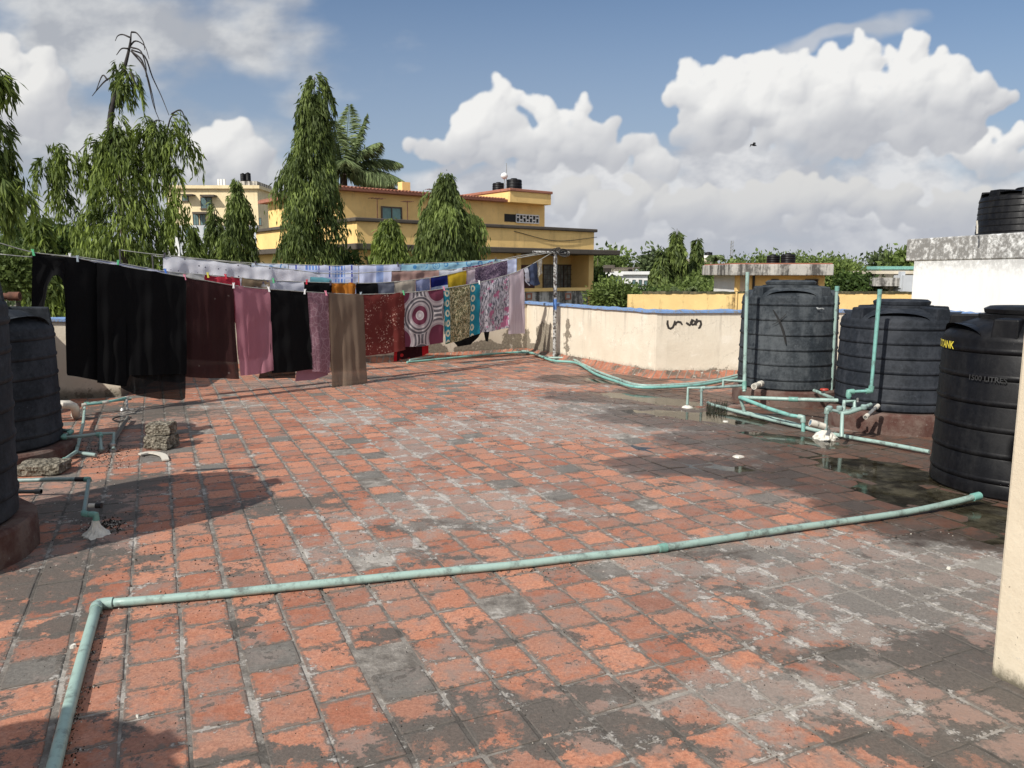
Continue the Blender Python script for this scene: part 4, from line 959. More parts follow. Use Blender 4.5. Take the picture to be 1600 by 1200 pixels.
B_('orange_blouse', 'crumpled orange printed blouse above the taupe chiffon', 'blouse', org, x0=518, x1=556, bot=[(518,500),(556,500)], amp=.03, folds=25)
B_('black_tunic', 'black tunic right of the orange blouse', 'tunic', blk, x0=557, x1=590, bot=[(557,500),(590,500)], amp=.012)
B_('grey_top', 'plain grey top beside the tan shirt', 'top', greyc, x0=591, x1=616, bot=[(591,500),(616,500)], amp=.012)
B_('tan_shirt', 'tan t-shirt hanging above the ring print', 't-shirt', tan, x0=617, x1=649, bot=[(617,500),(649,500)], amp=.014)
B_('blue_print_shirt', 'blue-grey printed shirt beside the tan t-shirt', 'shirt', bpr, x0=650, x1=672, bot=[(650,500),(672,500)], amp=.02)
B_('navy_striped_shirt', 'navy shirt with pale stripes', 'shirt', navy, x0=673, x1=699, bot=[(673,500),(699,490)], amp=.016)
B_('yellow_shirt', 'bright yellow shirt above the teal bordered cloth', 'shirt', yelc, x0=700, x1=729, bot=[(700,490),(729,485)], amp=.014)
B_('pink_vest', 'pale pink vest right of the yellow shirt', 'vest', palep, x0=730, x1=742, bot=[(730,470),(742,460)], amp=.014)
B_('black_shirt', 'black shirt whose hem and sleeve dangle under the printed cloths at right', 'shirt', blk, x0=720, x1=781, bot=[(720,534),(728,543),(748,540),(762,528),(768,516),(771,534),(775,535),(777,520),(781,518)], amp=.01, off=-.25, back=0, top=[(720,470),(781,470)], step=1.2)
C_('dotted_white_cloth', 'long white cloth with small dark dots', 'cloth', dotm, x0=255, x1=425, bot=[(255,470),(425,480)], amp=.02, tdy=1)
C_('white_lace_cloth', 'white lace cloth right of the dotted one', 'cloth', lacew, x0=426, x1=500, bot=[(426,480),(500,480)], amp=.014)
C_('teal_cloth', 'small teal cloth behind the black trousers', 'cloth', teald, x0=483, x1=516, bot=[(483,480),(516,480)], amp=.015, off=.06, tdy=8)
C_('dusty_rose_cloth', 'dusty rose cloth behind the tan and blue shirts', 'cloth', rosy, x0=612, x1=685, bot=[(612,470),(685,465)], amp=.016)
C_('white_print_cloth', 'white printed cloth between dusty rose and maroon checks', 'cloth', dotm, x0=686, x1=722, bot=[(686,465),(722,460)], amp=.014)
C_('maroon_check_cloth', 'maroon checked cloth behind the purple print', 'cloth', grid, x0=723, x1=770, bot=[(723,460),(770,445)], amp=.012, tdy=-2)
C_('purple_print_cloth', 'purple and white lacy printed cloth near the pole', 'cloth', purp, x0=733, x1=787, bot=[(733,462),(787,450)], amp=.012, off=.12, tdy=1)
D_('blue_scroll_cloth', 'white cloth with blue scrolls at the left of the rear line', 'cloth', orn2, x0=393, x1=450, bot=[(393,470),(450,470)], amp=.014)
D_('blue_plaid_cloth', 'blue and white checked cloth on the rear line', 'cloth', plaidm, x0=451, x1=560, bot=[(451,470),(560,470)], amp=.014)
D_('pale_plaid_cloth', 'pale lilac-white striped cloth right of the checked one', 'cloth', bluwh, x0=561, x1=626, bot=[(561,470),(626,470)], amp=.014)
D_('aqua_cloth', 'light aqua cloth with ring ornaments on the rear line', 'cloth', ornm, x0=627, x1=782, bot=[(627,460),(782,430)], amp=.012)
D_('blue_white_shirt', 'blue and white shirt at the right end of the rear line', 'shirt', bluwh, x0=783, x1=807, bot=[(783,430),(807,428)], amp=.012)
PEG = {'green': (.10, .42, .20), 'white': (.7, .7, .7), 'blue': (.05, .15, .50), 'pink': (.60, .22, .30), 'yellow': (.6, .55, .08), 'red': (.5, .03, .05), 'dark': (.05, .04, .06), 'grey': (.3, .36, .4)}
pegm = {k: simple('peg_'+k, v, .5, .1) for k, v in PEG.items()}
for (px, col, W, L, lb) in [(54,'green',WA,LA,'green clothes peg holding the sleeve end of the black gown'),(111,'white',WB,LB,'white clothes peg at the left end of the lilac sheet'),(123,'grey',WA,LA,'grey clothes peg on the black gown'),(186,'green',WB,LB,'green clothes peg on the lilac sheet'),
    (260,'blue',WB,LB,'blue clothes peg at the right end of the lilac sheet'),(290,'pink',WA,LA,'pink clothes peg between the black skirt and the maroon chiffon'),(326,'yellow',WB,LB,'yellow clothes peg at the left corner of the red blouse'),(354,'red',WB,LB,'red clothes peg in the middle of the red blouse'),
    (428,'green',WB,LB,'green clothes peg on the plain white cloth'),(480,'red',WB,LB,'dark red clothes peg on the black trousers'),(366,'white',WA,LA,'white clothes peg between maroon chiffon and rose cloth'),(421,'white',WA,LA,'white clothes peg between rose and black cloths'),(477,'white',WA,LA,'white clothes peg at the mauve lace cloth'),
    (510,'pink',WA,LA,'pink clothes peg at the left corner of the taupe chiffon'),(564,'grey',WA,LA,'grey clothes peg at the right corner of the taupe chiffon'),(631,'green',WA,LA,'green clothes peg between floral and ring prints'),(694,'pink',WA,LA,'pink clothes peg at the teal bordered cloth'),(749,'white',WA,LA,'white clothes peg at the pink blotched cloth'),
    (517,'dark',WB,LB,'dark clothes peg on the orange blouse'),(622,'dark',WD,LD,'dark clothes peg on the aqua cloth'),(774,'dark',WD,LD,'dark clothes peg near the right end of the aqua cloth'),(258,'dark',WC,LC,'dark clothes peg at the left end of the dotted white cloth'),(400,'dark',WD,LD,'dark clothes peg on the blue scrolled cloth')]:
    q = LP(*L, px, wy(W, px)); tl = rnd.uniform(-.35, .35)
    t = thing('clothes_peg', q, lb, 'peg', 'clothes pegs on the lines')
    for s_ in (-1, 1):
        MB().tube([q+Vector((s_*.010+tl*.03, -.022, .035)), q+Vector((s_*.004, -.022, 0)), q+Vector((s_*.007-tl*.03, -.022, -.035))], .0065, 6).build('jaw', pegm[col], t)
# ------------------------------------------------------------------ ground and city
m = M('city_ground'); p = m.pos(); n = m.noise(p, .05, 8, .6)
gm = m.pbr(m.mix(n.st(.4, .6), (.07, .075, .04), (.20, .17, .13)), .95)
mb = MB(); mb.add([(-3000,-3000,-8),(3000,-3000,-8),(3000,3000,-8),(-3000,3000,-8)], [(0,1,2,3)]); tag(mb.build('ground', gm), kind='structure')
def wallmat(name, col, stain=(.06, .055, .045), amt=.6, sc=1.0, th=.72):
    m = M(name); p = m.pos(); n = m.noise(p, .7*sc, 7, .65); n2 = m.noise(p, 5*sc, 8, .7); dr = m.noise(m.scale(p, (2.2*sc, 2.2*sc, .25*sc)), 1.0, 7, .7)
    c = m.mix(n.st(.3, .7), tuple(k*.88 for k in col), tuple(min(1, k*1.08) for k in col))
    c = m.mix((dr+n2*.35).st(th, th+.2, 0, amt), c, stain); return m.pbr(c, .9, m.bump(n2, .3, .02), spec=.15)
ochre = wallmat('ochre_paint', (.88, .60, .24), (.50, .33, .15), .5); ochre2 = wallmat('ochre_paint_stained', (.80, .57, .25), (.09, .06, .03), .95, 1.6)
slabm = wallmat('blackened_slab', (.10, .085, .07), (.03, .028, .025), .8); redtrim = wallmat('red_roof_trim', (.36, .16, .11), (.06, .04, .03), .6)
glassm = simple('window_glass', (.10, .16, .16), .15, .3, 2); greenglass = simple('green_window_glass', (.12, .24, .22), .2, .3, 1.5); darkin = simple('dark_opening', (.015, .015, .015), .8); framem = simple('dark_window_frame', (.10, .07, .05), .6)
whitew = wallmat('white_paint_building', (.74, .74, .72), (.25, .24, .22), .35); stainw = wallmat('mouldy_white', (.50, .48, .44), (.07, .065, .06), .95, 1.5, .58)
creamb = wallmat('cream_building', (.62, .55, .43), (.20, .17, .13), .5); greyb = wallmat('grey_white_building', (.50, .52, .54), (.25, .25, .25), .3)
yel2 = wallmat('pale_yellow_building', (.78, .64, .40), (.3, .2, .1), .3)
class Frm:
    def __init__(s, o, ang): s.o = Vector((o[0], o[1], 0)); s.a = ang; s.u = Vector((math.cos(ang), math.sin(ang), 0)); s.v = Vector((-math.sin(ang), math.cos(ang), 0))
    def box(s, mb, u0, u1, v0, v1, z0, z1):
        c = s.o+s.u*((u0+u1)/2)+s.v*((v0+v1)/2); return mb.box((c.x, c.y, (z0+z1)/2), (abs(u1-u0), abs(v1-v0), abs(z1-z0)), s.a)
    def hit(s, px, py, v=0.0):
        a = s.o+s.v*v; q = LP((a.x, a.y), (a.x+s.u.x, a.y+s.u.y), px, py); return (q-s.o).dot(s.u), q.z
def part(fr, name, mt, parent, *b, bevel=0):
    mb = MB()
    for q in (b if isinstance(b[0], tuple) else [b]): fr.box(mb, *q)
    return mb.build(name, mt, parent, bevel=bevel)
def window(fr, parent, px0, py0, px1, py1, v, gl=None, fm=None, bars=2, sill=True, rows=0, grille=False):
    u0, z1 = fr.hit(px0, py0, v); u1, z0 = fr.hit(px1, py1, v); w_ = .05 if (u1-u0) > .9 else .035
    mb = MB()
    fr.box(mb, u0, u1, v-.05, v+.02, z1-w_, z1); fr.box(mb, u0, u1, v-.05, v+.02, z0, z0+w_); fr.box(mb, u0, u0+w_, v-.05, v+.02, z0+w_, z1-w_); fr.box(mb, u1-w_, u1, v-.05, v+.02, z0+w_, z1-w_)
    for k in range(1, bars): uc = u0+(u1-u0)*k/bars; fr.box(mb, uc-w_*.4, uc+w_*.4, v-.045, v+.02, z0+w_, z1-w_)
    for k in range(1, rows): zc = z0+(z1-z0)*k/rows; fr.box(mb, u0+w_, u1-w_, v-.047, v+.0, zc-.012, zc+.012)
    f = mb.build('window', fm or framem, parent)
    part(fr, 'pane', gl or glassm, f, (u0+w_, u1-w_, v-.012, v-.004, z0+w_, z1-w_))
    if grille:
        mb = MB(); n = 9
        for k in range(1, n): uc = u0+(u1-u0)*k/n; fr.box(mb, uc-.008, uc+.008, v-.075, v-.06, z0, z1)
        for k in range(1, 6): zc = z0+(z1-z0)*k/6; fr.box(mb, u0, u1, v-.09, v-.078, zc-.008, zc+.008)
        mb.build('grille', framem, f)
    if sill: part(fr, 'sill', slabm, f, (u0-.08, u1+.08, v-.16, v-.052, z0-.08, z0-.003))
    return f
# ---- ochre house behind the laundry
fr = Frm((-5.55, 28.0), math.atan2(.625, .781))
hs = thing('house', (-5.55, 28.0, -8), 'big ochre yellow house with dark concrete bands behind the laundry and the drooping trees', 'house')
LU = fr.hit(928, 380)[0]; CU = fr.hit(806, 420)[0]
part(fr, 'wall', ochre, hs, (0, CU-.1, .0, 10, -8, 2.44), (CU-.1, LU, 1.2, 10, -8, 2.44), (LU-.3, LU-.002, 0, 1.2, -8, 2.438))
part(fr, 'column', ochre, hs, (CU-.098, CU+.16, -.15, .14, -8, 2.44))
part(fr, 'balcony_slab', slabm, hs, (-.45, LU+.95, -.75, 10.3, 2.442, 2.66), bevel=.03)
part(fr, 'terrace_wall', ochre, hs, (0, LU, 0, .18, 2.662, 3.46), (0.0, .18, .182, 9.8, 2.662, 3.46), (LU-.18, LU, .182, 9.8, 2.662, 3.46))
part(fr, 'terrace_coping', slabm, hs, (-.12, LU+.12, -.12, .26, 3.462, 3.60), (-.12, .26, .262, 9.8, 3.462, 3.60), (LU-.26, LU+.12, .262, 9.8, 3.462, 3.60), bevel=.03)
V2 = 2.3; U0 = fr.hit(531, 320, V2)[0]; U1 = fr.hit(851, 330, V2)[0]; U2 = fr.hit(786, 300, V2)[0]
part(fr, 'upper_wall', ochre, hs, (U0, U1, V2, 9.5, 2.664, 4.74))
part(fr, 'roof', redtrim, hs, (U0-.35, U2, V2-.35, 9.8, 4.742, 4.87), bevel=.02)
mb = MB()
n = int((U2-U0+.35)/.16)
for k in range(n): mb_u = U0-.35+k*.16; fr.box(mb, mb_u, mb_u+.09, V2-.42, 9.7, 4.872, 4.905)
mb.build('roof_sheeting', redtrim, hs)
U3 = fr.hit(861, 310, V2-.5)[0]
part(fr, 'roof_room_fascia', ochre, hs, (U2+.002, U3, V2-.5, 7, 4.742, 5.22), bevel=.01); part(fr, 'roof_room_trim', redtrim, hs, (U2-.05, U3+.06, V2-.56, 7.06, 5.222, 5.34), bevel=.02)
uc, zc = fr.hit(631, 290, 6); part(fr, 'chimney', ochre, hs, (uc-.2, uc+.22, 5.8, 6.2, 4.906, 5.75))
window(fr, hs, 595, 322, 628, 349, V2-.003, greenglass, bars=2)
u0, z1 = fr.hit(788, 334, V2); u1, z0 = fr.hit(841, 349, V2)
part(fr, 'opening', darkin, hs, (u0, u1, V2-.012, V2-.003, z0, z1))
um = u0+(u1-u0)*.33; mb = MB(); k = 0; n = 7; du = (u1-um)/n
for i in range(n+1): fr.box(mb, um+i*du-.018, um+i*du+.018, V2-.06, V2-.014, z0, z1)
for i in range(n):
    zc = z0+(z1-z0)*(.33 if i % 2 else .66); fr.box(mb, um+i*du+.018, um+(i+1)*du-.018, V2-.058, V2-.016, zc-.03, zc+.03)
fr.box(mb, um, u1, V2-.063, V2-.013, z0-.03, z0+.02); fr.box(mb, um, u1, V2-.063, V2-.013, z1-.02, z1+.03)
mb.build('breeze_block_screen', whitew, hs)
window(fr, hs, 848, 413, 895, 459, 1.198, simple('curtained_glass', (.16, .16, .14), .4, .5, 4), bars=3, grille=True)
u0, z1 = fr.hit(812, 414, 1.2); u1, z0 = fr.hit(834, 470, 1.2); dr = part(fr, 'door', simple('dark_red_door', (.09, .03, .025), .6), hs, (u0, u1, 1.14, 1.197, -.6, z1)); part(fr, 'handle', steel_m, dr, (u1-.14, u1-.1, 1.09, 1.138, .45, .6))
u0, z1 = fr.hit(817, 455, -.1); u1, _ = fr.hit(916, 455, -.1)
part(fr, 'balustrade', stainw, hs, (u0, u1, -.2, -.02, -.4, z1-.02)); part(fr, 'balustrade_coping', ochre, hs, (u0-.05, u1+.05, -.26, .04, z1-.018, z1+.12))
for px in (822, 883):
    a, b = fr.hit(px, 458, -.2); c_, d = fr.hit(px+9, 468, -.2); part(fr, 'vent_brick', redtrim, hs, (a, c_, -.225, -.202, d, d+.06), (a, c_, -.225, -.202, b-.06, b), (a, a+.06, -.224, -.203, d+.06, b-.06), (c_-.06, c_, -.224, -.203, d+.06, b-.06))
window(fr, hs, 573, 403, 583, 416, -.003, darkin, bars=1, sill=False)
# tanks, antennas on its roof
def ftank(px, pyb, pyt, pw, Y, label, mt=tk3):
    q = D(px, pyb, Y); r = pw/2*Y/F*1.0; zt = D(px, pyt, Y).z
    return tank(q.x, q.y, q.z, r, q.z+(zt-q.z)*.88, zt-.02, mt, label, ribs=4, lugs=6, lid_r=r*.4, lid_h=.04, small=True, dome=False)
ftank(803, 299.5, 280, 25, 37.5, 'taller of the two black tanks on the ochre house'); ftank(779, 299.5, 286, 19, 37.0, 'lower black tank left of the taller one on the ochre house')
q = D(788, 276, 36.5); mb = MB().lathe((q.x, q.y, q.z-.12), [(.02, 0), (.13, .06), (.17, .15), (.13, .25), (.03, .3)], 16)
t = thing('antenna', (q.x, q.y, 5.34), 'white round antenna on a mast beside the roof tanks', 'antenna'); mb.build('radome', whitew, t, smooth=True)
MB().tube([(q.x+.1, q.y, 5.3), (q.x+.1, q.y, q.z+.6)], .02, 6).build('mast', steel_m, t); MB().tube([(q.x, q.y, 5.3), (q.x, q.y, q.z-.1)], .02, 6).build('mast', steel_m, t)
def aerial(px, py0, py1, v, lab, arm=14):
    u_, z0 = fr.hit(px, py1, v); _, z1 = fr.hit(px, py0, v); b = fr.o+fr.u*u_+fr.v*v
    t = thing('aerial', (b.x, b.y, z0), lab, 'antenna'); MB().tube([(b.x, b.y, z0), (b.x, b.y, z1)], .022, 6).build('mast', rust, t)
    w_ = arm/2*b.y/F; mb = MB(); e = fr.u
    mb.tube([Vector((b.x, b.y, z1))-e*w_, Vector((b.x, b.y, z1))+e*w_], .016, 6)
    for k in range(5): q = Vector((b.x, b.y, z1))+e*w_*(-1+k*.5); mb.tube([q-fr.v*.2, q+fr.v*.2], .01, 5)
    mb.build('boom', rust, t)
aerial(637, 315, 349, 1.6, 'rusty T-shaped aerial on the ochre house terrace'); aerial(675, 296, 305, 4, 'flat dark aerial on the ochre house roof edge', 16); aerial(590, 310, 347, 1.9, 'rusty long-armed aerial by the green window', 22)
mb = MB(); P = [fr.o+fr.u*a+fr.v*b+Vector((0, 0, c_)) for a, b, c_ in ((7.2, -.03, 3.35), (9.5, -.05, 3.02), (12.0, -.05, 3.25))]; mb.tube(sm(P, 6), .012, 5)
tag(mb.build('cable', black_m, origin=P[0]), 'thin cable sagging across the ochre terrace wall', 'cable')
# ---- neighbour's roof: ochre parapet, hut with tanks
t = thing('roof_wall', (3.5, 22, -8), 'long ochre parapet with mossy top beyond the cream wall', 'wall')
xa, xb_, xc = D(982, 458, 22).x, D(1006, 455, 22).x, D(1412, 455, 22.5).x
mb = MB().box(((xa+xb_)/2, 22.1, -3.5), (xb_-xa, .2, 9.04)).box(((xb_+xc)/2+.001, 22.1, -3.48), (xc-xb_-.002, .2, 9.08)); mb.build('wall', ochre2, t)
mb = MB(); nseg = 60
for k in range(nseg):
    x_ = xb_+(xc-xb_)*(k+.5)/nseg; mb.box((x_, 22.1, 1.07+rnd.uniform(-.006, .012)), ((xc-xb_)/nseg*1.2, .22+rnd.uniform(0, .03), .05+rnd.uniform(0, .02)), rnd.uniform(-.03, .03), .006)
mb.build('coping', wallmat('mossy_coping', (.20, .17, .10), (.05, .05, .03), .9, 2.0, .5), t)
x_ = D(1150, 460, 22).x; MB().box((x_, 21.97, -3.4), (.05, .04, 9.0)).build('pilaster', ochre2, t)
fh = Frm((D(1153, 450, 25).x, 25.0), 0.0); t = thing('rooftop_hut', (fh.o.x, 25, -8), 'small ochre rooftop hut with a stained overhanging slab behind the farthest right tank', 'hut')
wu = fh.hit(1288, 450)[0]
part(fh, 'wall', ochre, t, (.35, wu, 0, 3, -8, 1.55)); part(fh, 'side_wall', whitew, t, (0, .348, .25, 3, -8, 1.55)); part(fh, 'corner_post', ochre, t, (-.06, .06, 0, .2, -8, 1.548))
part(fh, 'roof_slab', stainw, t, (fh.hit(1137, 420)[0], fh.hit(1294, 420)[0], -.45, 3.4, 1.552, 1.90), bevel=.02); part(fh, 'slab_edge', redtrim, t, (fh.hit(1140, 420)[0], fh.hit(1292, 420)[0], -.42, 3.3, 1.902, 1.94))
part(fh, 'downpipe', black_m, t, (fh.hit(1175, 450)[0], fh.hit(1178, 450)[0], -.08, -.01, -1, 1.55)); window(fh, t, 1205, 436, 1216, 446, -.003, darkin, bars=1, sill=False); window(fh, t, 1258, 436, 1276, 470, -.003, darkin, bars=2, sill=False)
ftank(1231, 412.5, 397, 22, 26.2, 'right-hand of the two small black tanks on the rooftop hut'); ftank(1208, 412.5, 399, 20, 26.6, 'left-hand of the two small black tanks on the rooftop hut')
# ---- white building at right
fw = Frm((10.45, 20.2), math.atan2(-.977, .213))
m = M('white_stained_wall'); p = m.pos(); x, y, z = m.xyz(p); n = m.noise(p, 2.0, 8, .7); n2 = m.noise(p, 9, 8, .75); n3 = m.noise(m.scale(p, (3, 3, .4)), 1.3, 6, .7)
c = m.mix(n3.st(.5, .85, 0, .35), (.84, .84, .82), (.6, .58, .55)); up = z.st(1.35, 2.0, 0, 1)
mo = ((n2*.8+n*.5+n3*.2)+up*.17).st(.76, .98); c = m.mix(mo*z.gt(1.93).mx(up*.55), c, m.mix(n2, (.09, .085, .08), (.36, .35, .33)))
wst = m.pbr(c, .9, m.bump(n2, .4, .01), spec=.15)
t = thing('white_building', (10.45, 20.2, -8), 'white building with a mouldy grey roof slab behind the right-hand tanks', 'building')
part(fw, 'wall', wst, t, (0, 14, 0, 9, -8, 1.93)); part(fw, 'roof_slab', wst, t, (-.3, 14.3, -.025, 9.3, 1.932, 2.5), bevel=.03)
tank(12.5, 19.0, 2.502, 1.08, 3.42, 3.60, tk3, 'big ribbed black tank on the white building, dead leaves on its top', ribs=6, lugs=8, rot=.2, lid_r=.3)
mb = MB(); sh_ = []
dry = M('dead_leaves'); c = dry.mix(dry.attr(), (.16, .12, .07), (.42, .36, .25)); dry_m = dry.pbr(c, .9)
for k in range(700):
    a = rnd.uniform(0, 6.28); r_ = rnd.random()**.6*.42; q = Vector((12.35+r_*math.cos(a)*1.1, 18.25+r_*math.sin(a)*.6, 3.50+.15*(1-r_/.45)+rnd.uniform(-.03, .04)))
    d = Vector((rnd.uniform(-1, 1), rnd.uniform(-1, 1), rnd.uniform(-.6, .6))).normalized()*.06; s_ = d.cross(Vector((rnd.uniform(-1, 1), 0, 1))).normalized()*.03
    mb.add([q-d, q+s_, q+d, q-s_], [(0, 1, 2, 3)]); sh_.append(rnd.random())
tag(mb.build('leaf_pile', dry_m, shade=sh_), 'heap of dead leaves and sticks on the big roof tank', 'leaves', kind='stuff')
a = D(1527, 353, 17.9); pipe('little pale pipe on the side of the big roof tank', [a+Vector((-.02, 0, .12)), a, Vector((a.x+.01, a.y, 2.51))], .02, whitep_m)
# ---- far buildings
def block(name, label, px0, px1, pyt, Y, mt, depth=8, cat='building', roof=None, wins=(), slab=True, extra=(), v=0):
    f = Frm((D(px0, 430, Y).x, Y), 0.0); u1 = f.hit(px1, 430)[0]; zt = D(px0, pyt, Y).z
    t = thing(name, (f.o.x, Y, -8), label, cat); part(f, 'wall', mt, t, (0, u1, 0, depth, -8, zt))
    if slab: part(f, 'roof_slab', roof or mt, t, (-Y*.004, u1+Y*.004, -Y*.004, depth+.3, zt+.002, zt+.004*Y))
    for (a, b, c_, d) in wins: window(f, t, a, b, c_, d, -.004, glassm if Y > 60 else darkin, framem, bars=2 if c_-a > 8 else 1, sill=Y < 100)
    for nm, mt2, (a, b, c_, d, v0, v1) in extra:
        A0, z1 = f.hit(a, b, v0); A1, z0 = f.hit(c_, d, v0); part(f, nm, mt2, t, (A0, A1, v0, v1, z0, z1))
    return t
block('apartment_block', 'pale yellow apartment block with grey lower storeys between the left-hand trees', 268, 408, 295, 80, yel2, 14,
      wins=[(284,306,295,314),(313,308,332,326),(301,334,311,352),(312,334,322,352),(404,340,409,352)], extra=[('lower_storey', greyb, (240,352,412,560,-.5,-.05)), ('stair_head', stainw, (372,283,402,295,3,8)), ('window_hood', slabm, (282,303,300,305,-.9,-.02)), ('window_hood', slabm, (312,304,334,307,-.9,-.02)), ('window_hood', slabm, (300,331,323,334,-.9,-.02)),
      ('lower_window', glassm, (289,356,303,372,-.62,-.51)), ('lower_window', glassm, (402,374,411,388,-.62,-.51)), ('lower_window', glassm, (318,356,330,372,-.62,-.51)), ('white_panel', whitew, (246,353,284,450,-.6,-.51))])
ftank(380, 283, 271, 8, 84, 'left black tank on the pale yellow apartment block'); ftank(388, 283, 270, 8, 84, 'right black tank on the pale yellow apartment block')
mb = MB()
for px in (342, 346, 351): q = D(px, 293, 82); mb.box((q.x, q.y, q.z+.3), (.18, .18, 1.1))
tag(mb.build('vent_pipes', whitew, origin=None), 'row of pale vent pipes on the pale yellow apartment block', 'pipes')
block('distant_house', 'distant white two-storey house with small windows right of the ochre house', 963, 1012, 429, 95, whitew, 10, wins=[(969,434,972,438),(988,437,993,445),(998,437,1003,446),(1006,438,1016,446)], extra=[('upper_storey', creamb, (965,419,990,429,1,8)), ('upper_roof', slabm, (963,417.5,1000,419.5,.5,9)), ('opening', darkin, (982,421,988,428,.9,.99))])
block('distant_shed', 'dark flat-roofed shed left of the distant white house', 935, 955, 419, 90, slabm, 8); block('distant_annex', 'low white annex left of the distant white house', 932, 968, 431, 85, whitew, 6, wins=[(951,433,966,440)])
block('distant_villa', 'pinkish white distant house behind the tall dark trees', 1094, 1116, 408, 110, creamb, 10, wins=[(1098,412,1102,417)], extra=[('upper_storey', whitew, (1100,399,1112,408,1,8)), ('balcony', whitew, (1092,418,1116,421,-1.5,-.02)), ('balcony', whitew, (1092,429,1116,432,-1.5,-.02))])
ftank(1107, 399, 394, 12, 112, 'small black tank on the distant pinkish house')
window(fh, t, 1168, 436, 1176, 470, -.004, whitew, bars=1, sill=False) if False else None
block('cream_house', 'small cream house with stained balcony band left of the white building', 1371, 1440, 428, 45, creamb, 8, wins=[(1378,452,1386,461),(1396,452,1404,461)], extra=[('balcony_band', stainw, (1370,434,1412,447,-.9,-.02)), ('pillar', greyb, (1408,424,1413,450,-1.0,-.7)), ('corner_wall', greyb, (1412,430,1425,500,-1.2,-.05))])
block('green_roof_house', 'far building with a pale green roof', 1372, 1420, 421, 70, whitew, 6, roof=simple('green_roof', (.2, .42, .36), .6))
q = D(1143, 389, 320); t = thing('radio_mast', (q.x, q.y, -8), 'thin lattice radio mast far off above the trees', 'mast')
mb = MB(); zt = D(1143, 376, 320).z
for s_ in ((-.8, -.8), (.8, -.8), (0, .9)): mb.tube([(q.x+s_[0], q.y+s_[1], -8), (q.x+s_[0]*.5, q.y+s_[1]*.5, zt)], .12, 5)
for k in range(16): z_ = -6+k*(zt+6)/16; mb.tube([(q.x-.7, q.y-.7, z_), (q.x+.7, q.y-.7, z_+.8)], .1, 4)
mb.build('lattice', steel_m, t)
# bird
q = D(1177, 227, 30); bm_ = MB(); bm_.tube([q+Vector((-.10, 0, .02)), q+Vector((-.05, 0, .02)), q+Vector((.03, 0, 0)), q+Vector((.13, 0, -.02))], [.008, .03, .035, .008], 8)
t = thing('bird', q, 'small dark bird flying before the big white cloud', 'bird'); bm_.build('body', black_m, t, smooth=True)
for s_ in (-1, 1):
    MB().add([q+Vector((-.04, 0, .02)), q+Vector((.05, 0, .01)), q+Vector((.02, s_*.2, .07)), q+Vector((-.05, s_*.18, .08)), q+Vector((-.02, s_*.38, -.06 if s_ < 0 else -.02))], [(0, 1, 2, 3), (3, 2, 4)]).build('wing', black_m, t)
# ---- loose things on the roof
stone = M('coral_block'); p = stone.pos(); n = stone.noise(p, 24, 8, .75); n2 = stone.noise(p, 6, 5, .6)
c = stone.mix(n.st(.35, .65), (.07, .06, .045), (.33, .30, .24)); stone_m = stone.pbr(c, .95, stone.bump(n+stone.vor(p, 40), 1.0, .02), spec=.1)
def rock(name, label, c_, d, rz, cat='block'):
    me = MB(); n = 7; vs = []; r2 = random.Random(sum(map(ord, label)))
    import bmesh
    bm = bmesh.new(); bmesh.ops.create_cube(bm, size=1.0); bmesh.ops.subdivide_edges(bm, edges=bm.edges[:], cuts=5, use_grid_fill=True)
    ca, sa = math.cos(rz), math.sin(rz)
    for v_ in bm.verts:
        x, y, z = v_.co; k = 1-.10*(abs(x*2)**6+abs(y*2)**6+abs(z*2)**6-1)/2 if (abs(x)+abs(y)+abs(z)) > 1.0 else 1
        x, y, z = x*d[0]*k+r2.gauss(0, .004), y*d[1]*k+r2.gauss(0, .004), z*d[2]*k+r2.gauss(0, .004); me.v.append((c_[0]+x*ca-y*sa, c_[1]+x*sa+y*ca, c_[2]+z))
    me.f = [tuple(v_.index for v_ in f.verts) for f in bm.faces]; bm.free()
    return tag(me.build(name, stone_m, origin=(c_[0], c_[1], c_[2]-d[2]/2)), label, cat)
q = G(244, 704, 0); rock('concrete_block', 'lower of two rough stone blocks stacked on the tiles at left', (q.x, q.y+.12, .062), (.245, .21, .125), -.15)
rock('concrete_block', 'upper of two rough stone blocks stacked on the tiles at left', (q.x+.0, q.y+.135, .182), (.225, .19, .108), .02)
q = G(52, 746, 0); rock('flat_stone', 'rough flat stone lying between the two left-hand tanks', (q.x, q.y+.14, .05), (.34, .26, .09), .15, 'stone')
mb = MB(); P = sm([G(218,711,.012), G(236,708,.015), G(254,712,.013), G(259,720,.006)], 5)
for i, p_ in enumerate(P):
    a = P[max(0, i-1)]; b = P[min(len(P)-1, i+1)]; d = (b-a).normalized(); s_ = Vector((-d.y, d.x, 0))*.028
    mb.v += [tuple(p_-s_), tuple(p_+s_), tuple(p_+s_+Vector((0, 0, .012))), tuple(p_-s_+Vector((0, 0, .012)))]
for i in range(len(P)-1):
    for k in range(4): mb.f.append((4*i+k, 4*i+(k+1) % 4, 4*i+4+(k+1) % 4, 4*i+4+k))
mb.f += [(0, 1, 2, 3), (len(mb.v)-1, len(mb.v)-2, len(mb.v)-3, len(mb.v)-4)]
tag(mb.build('pipe_shard', whitep_m, origin=P[0]), 'curved white plastic shard in front of the stacked blocks', 'shard')
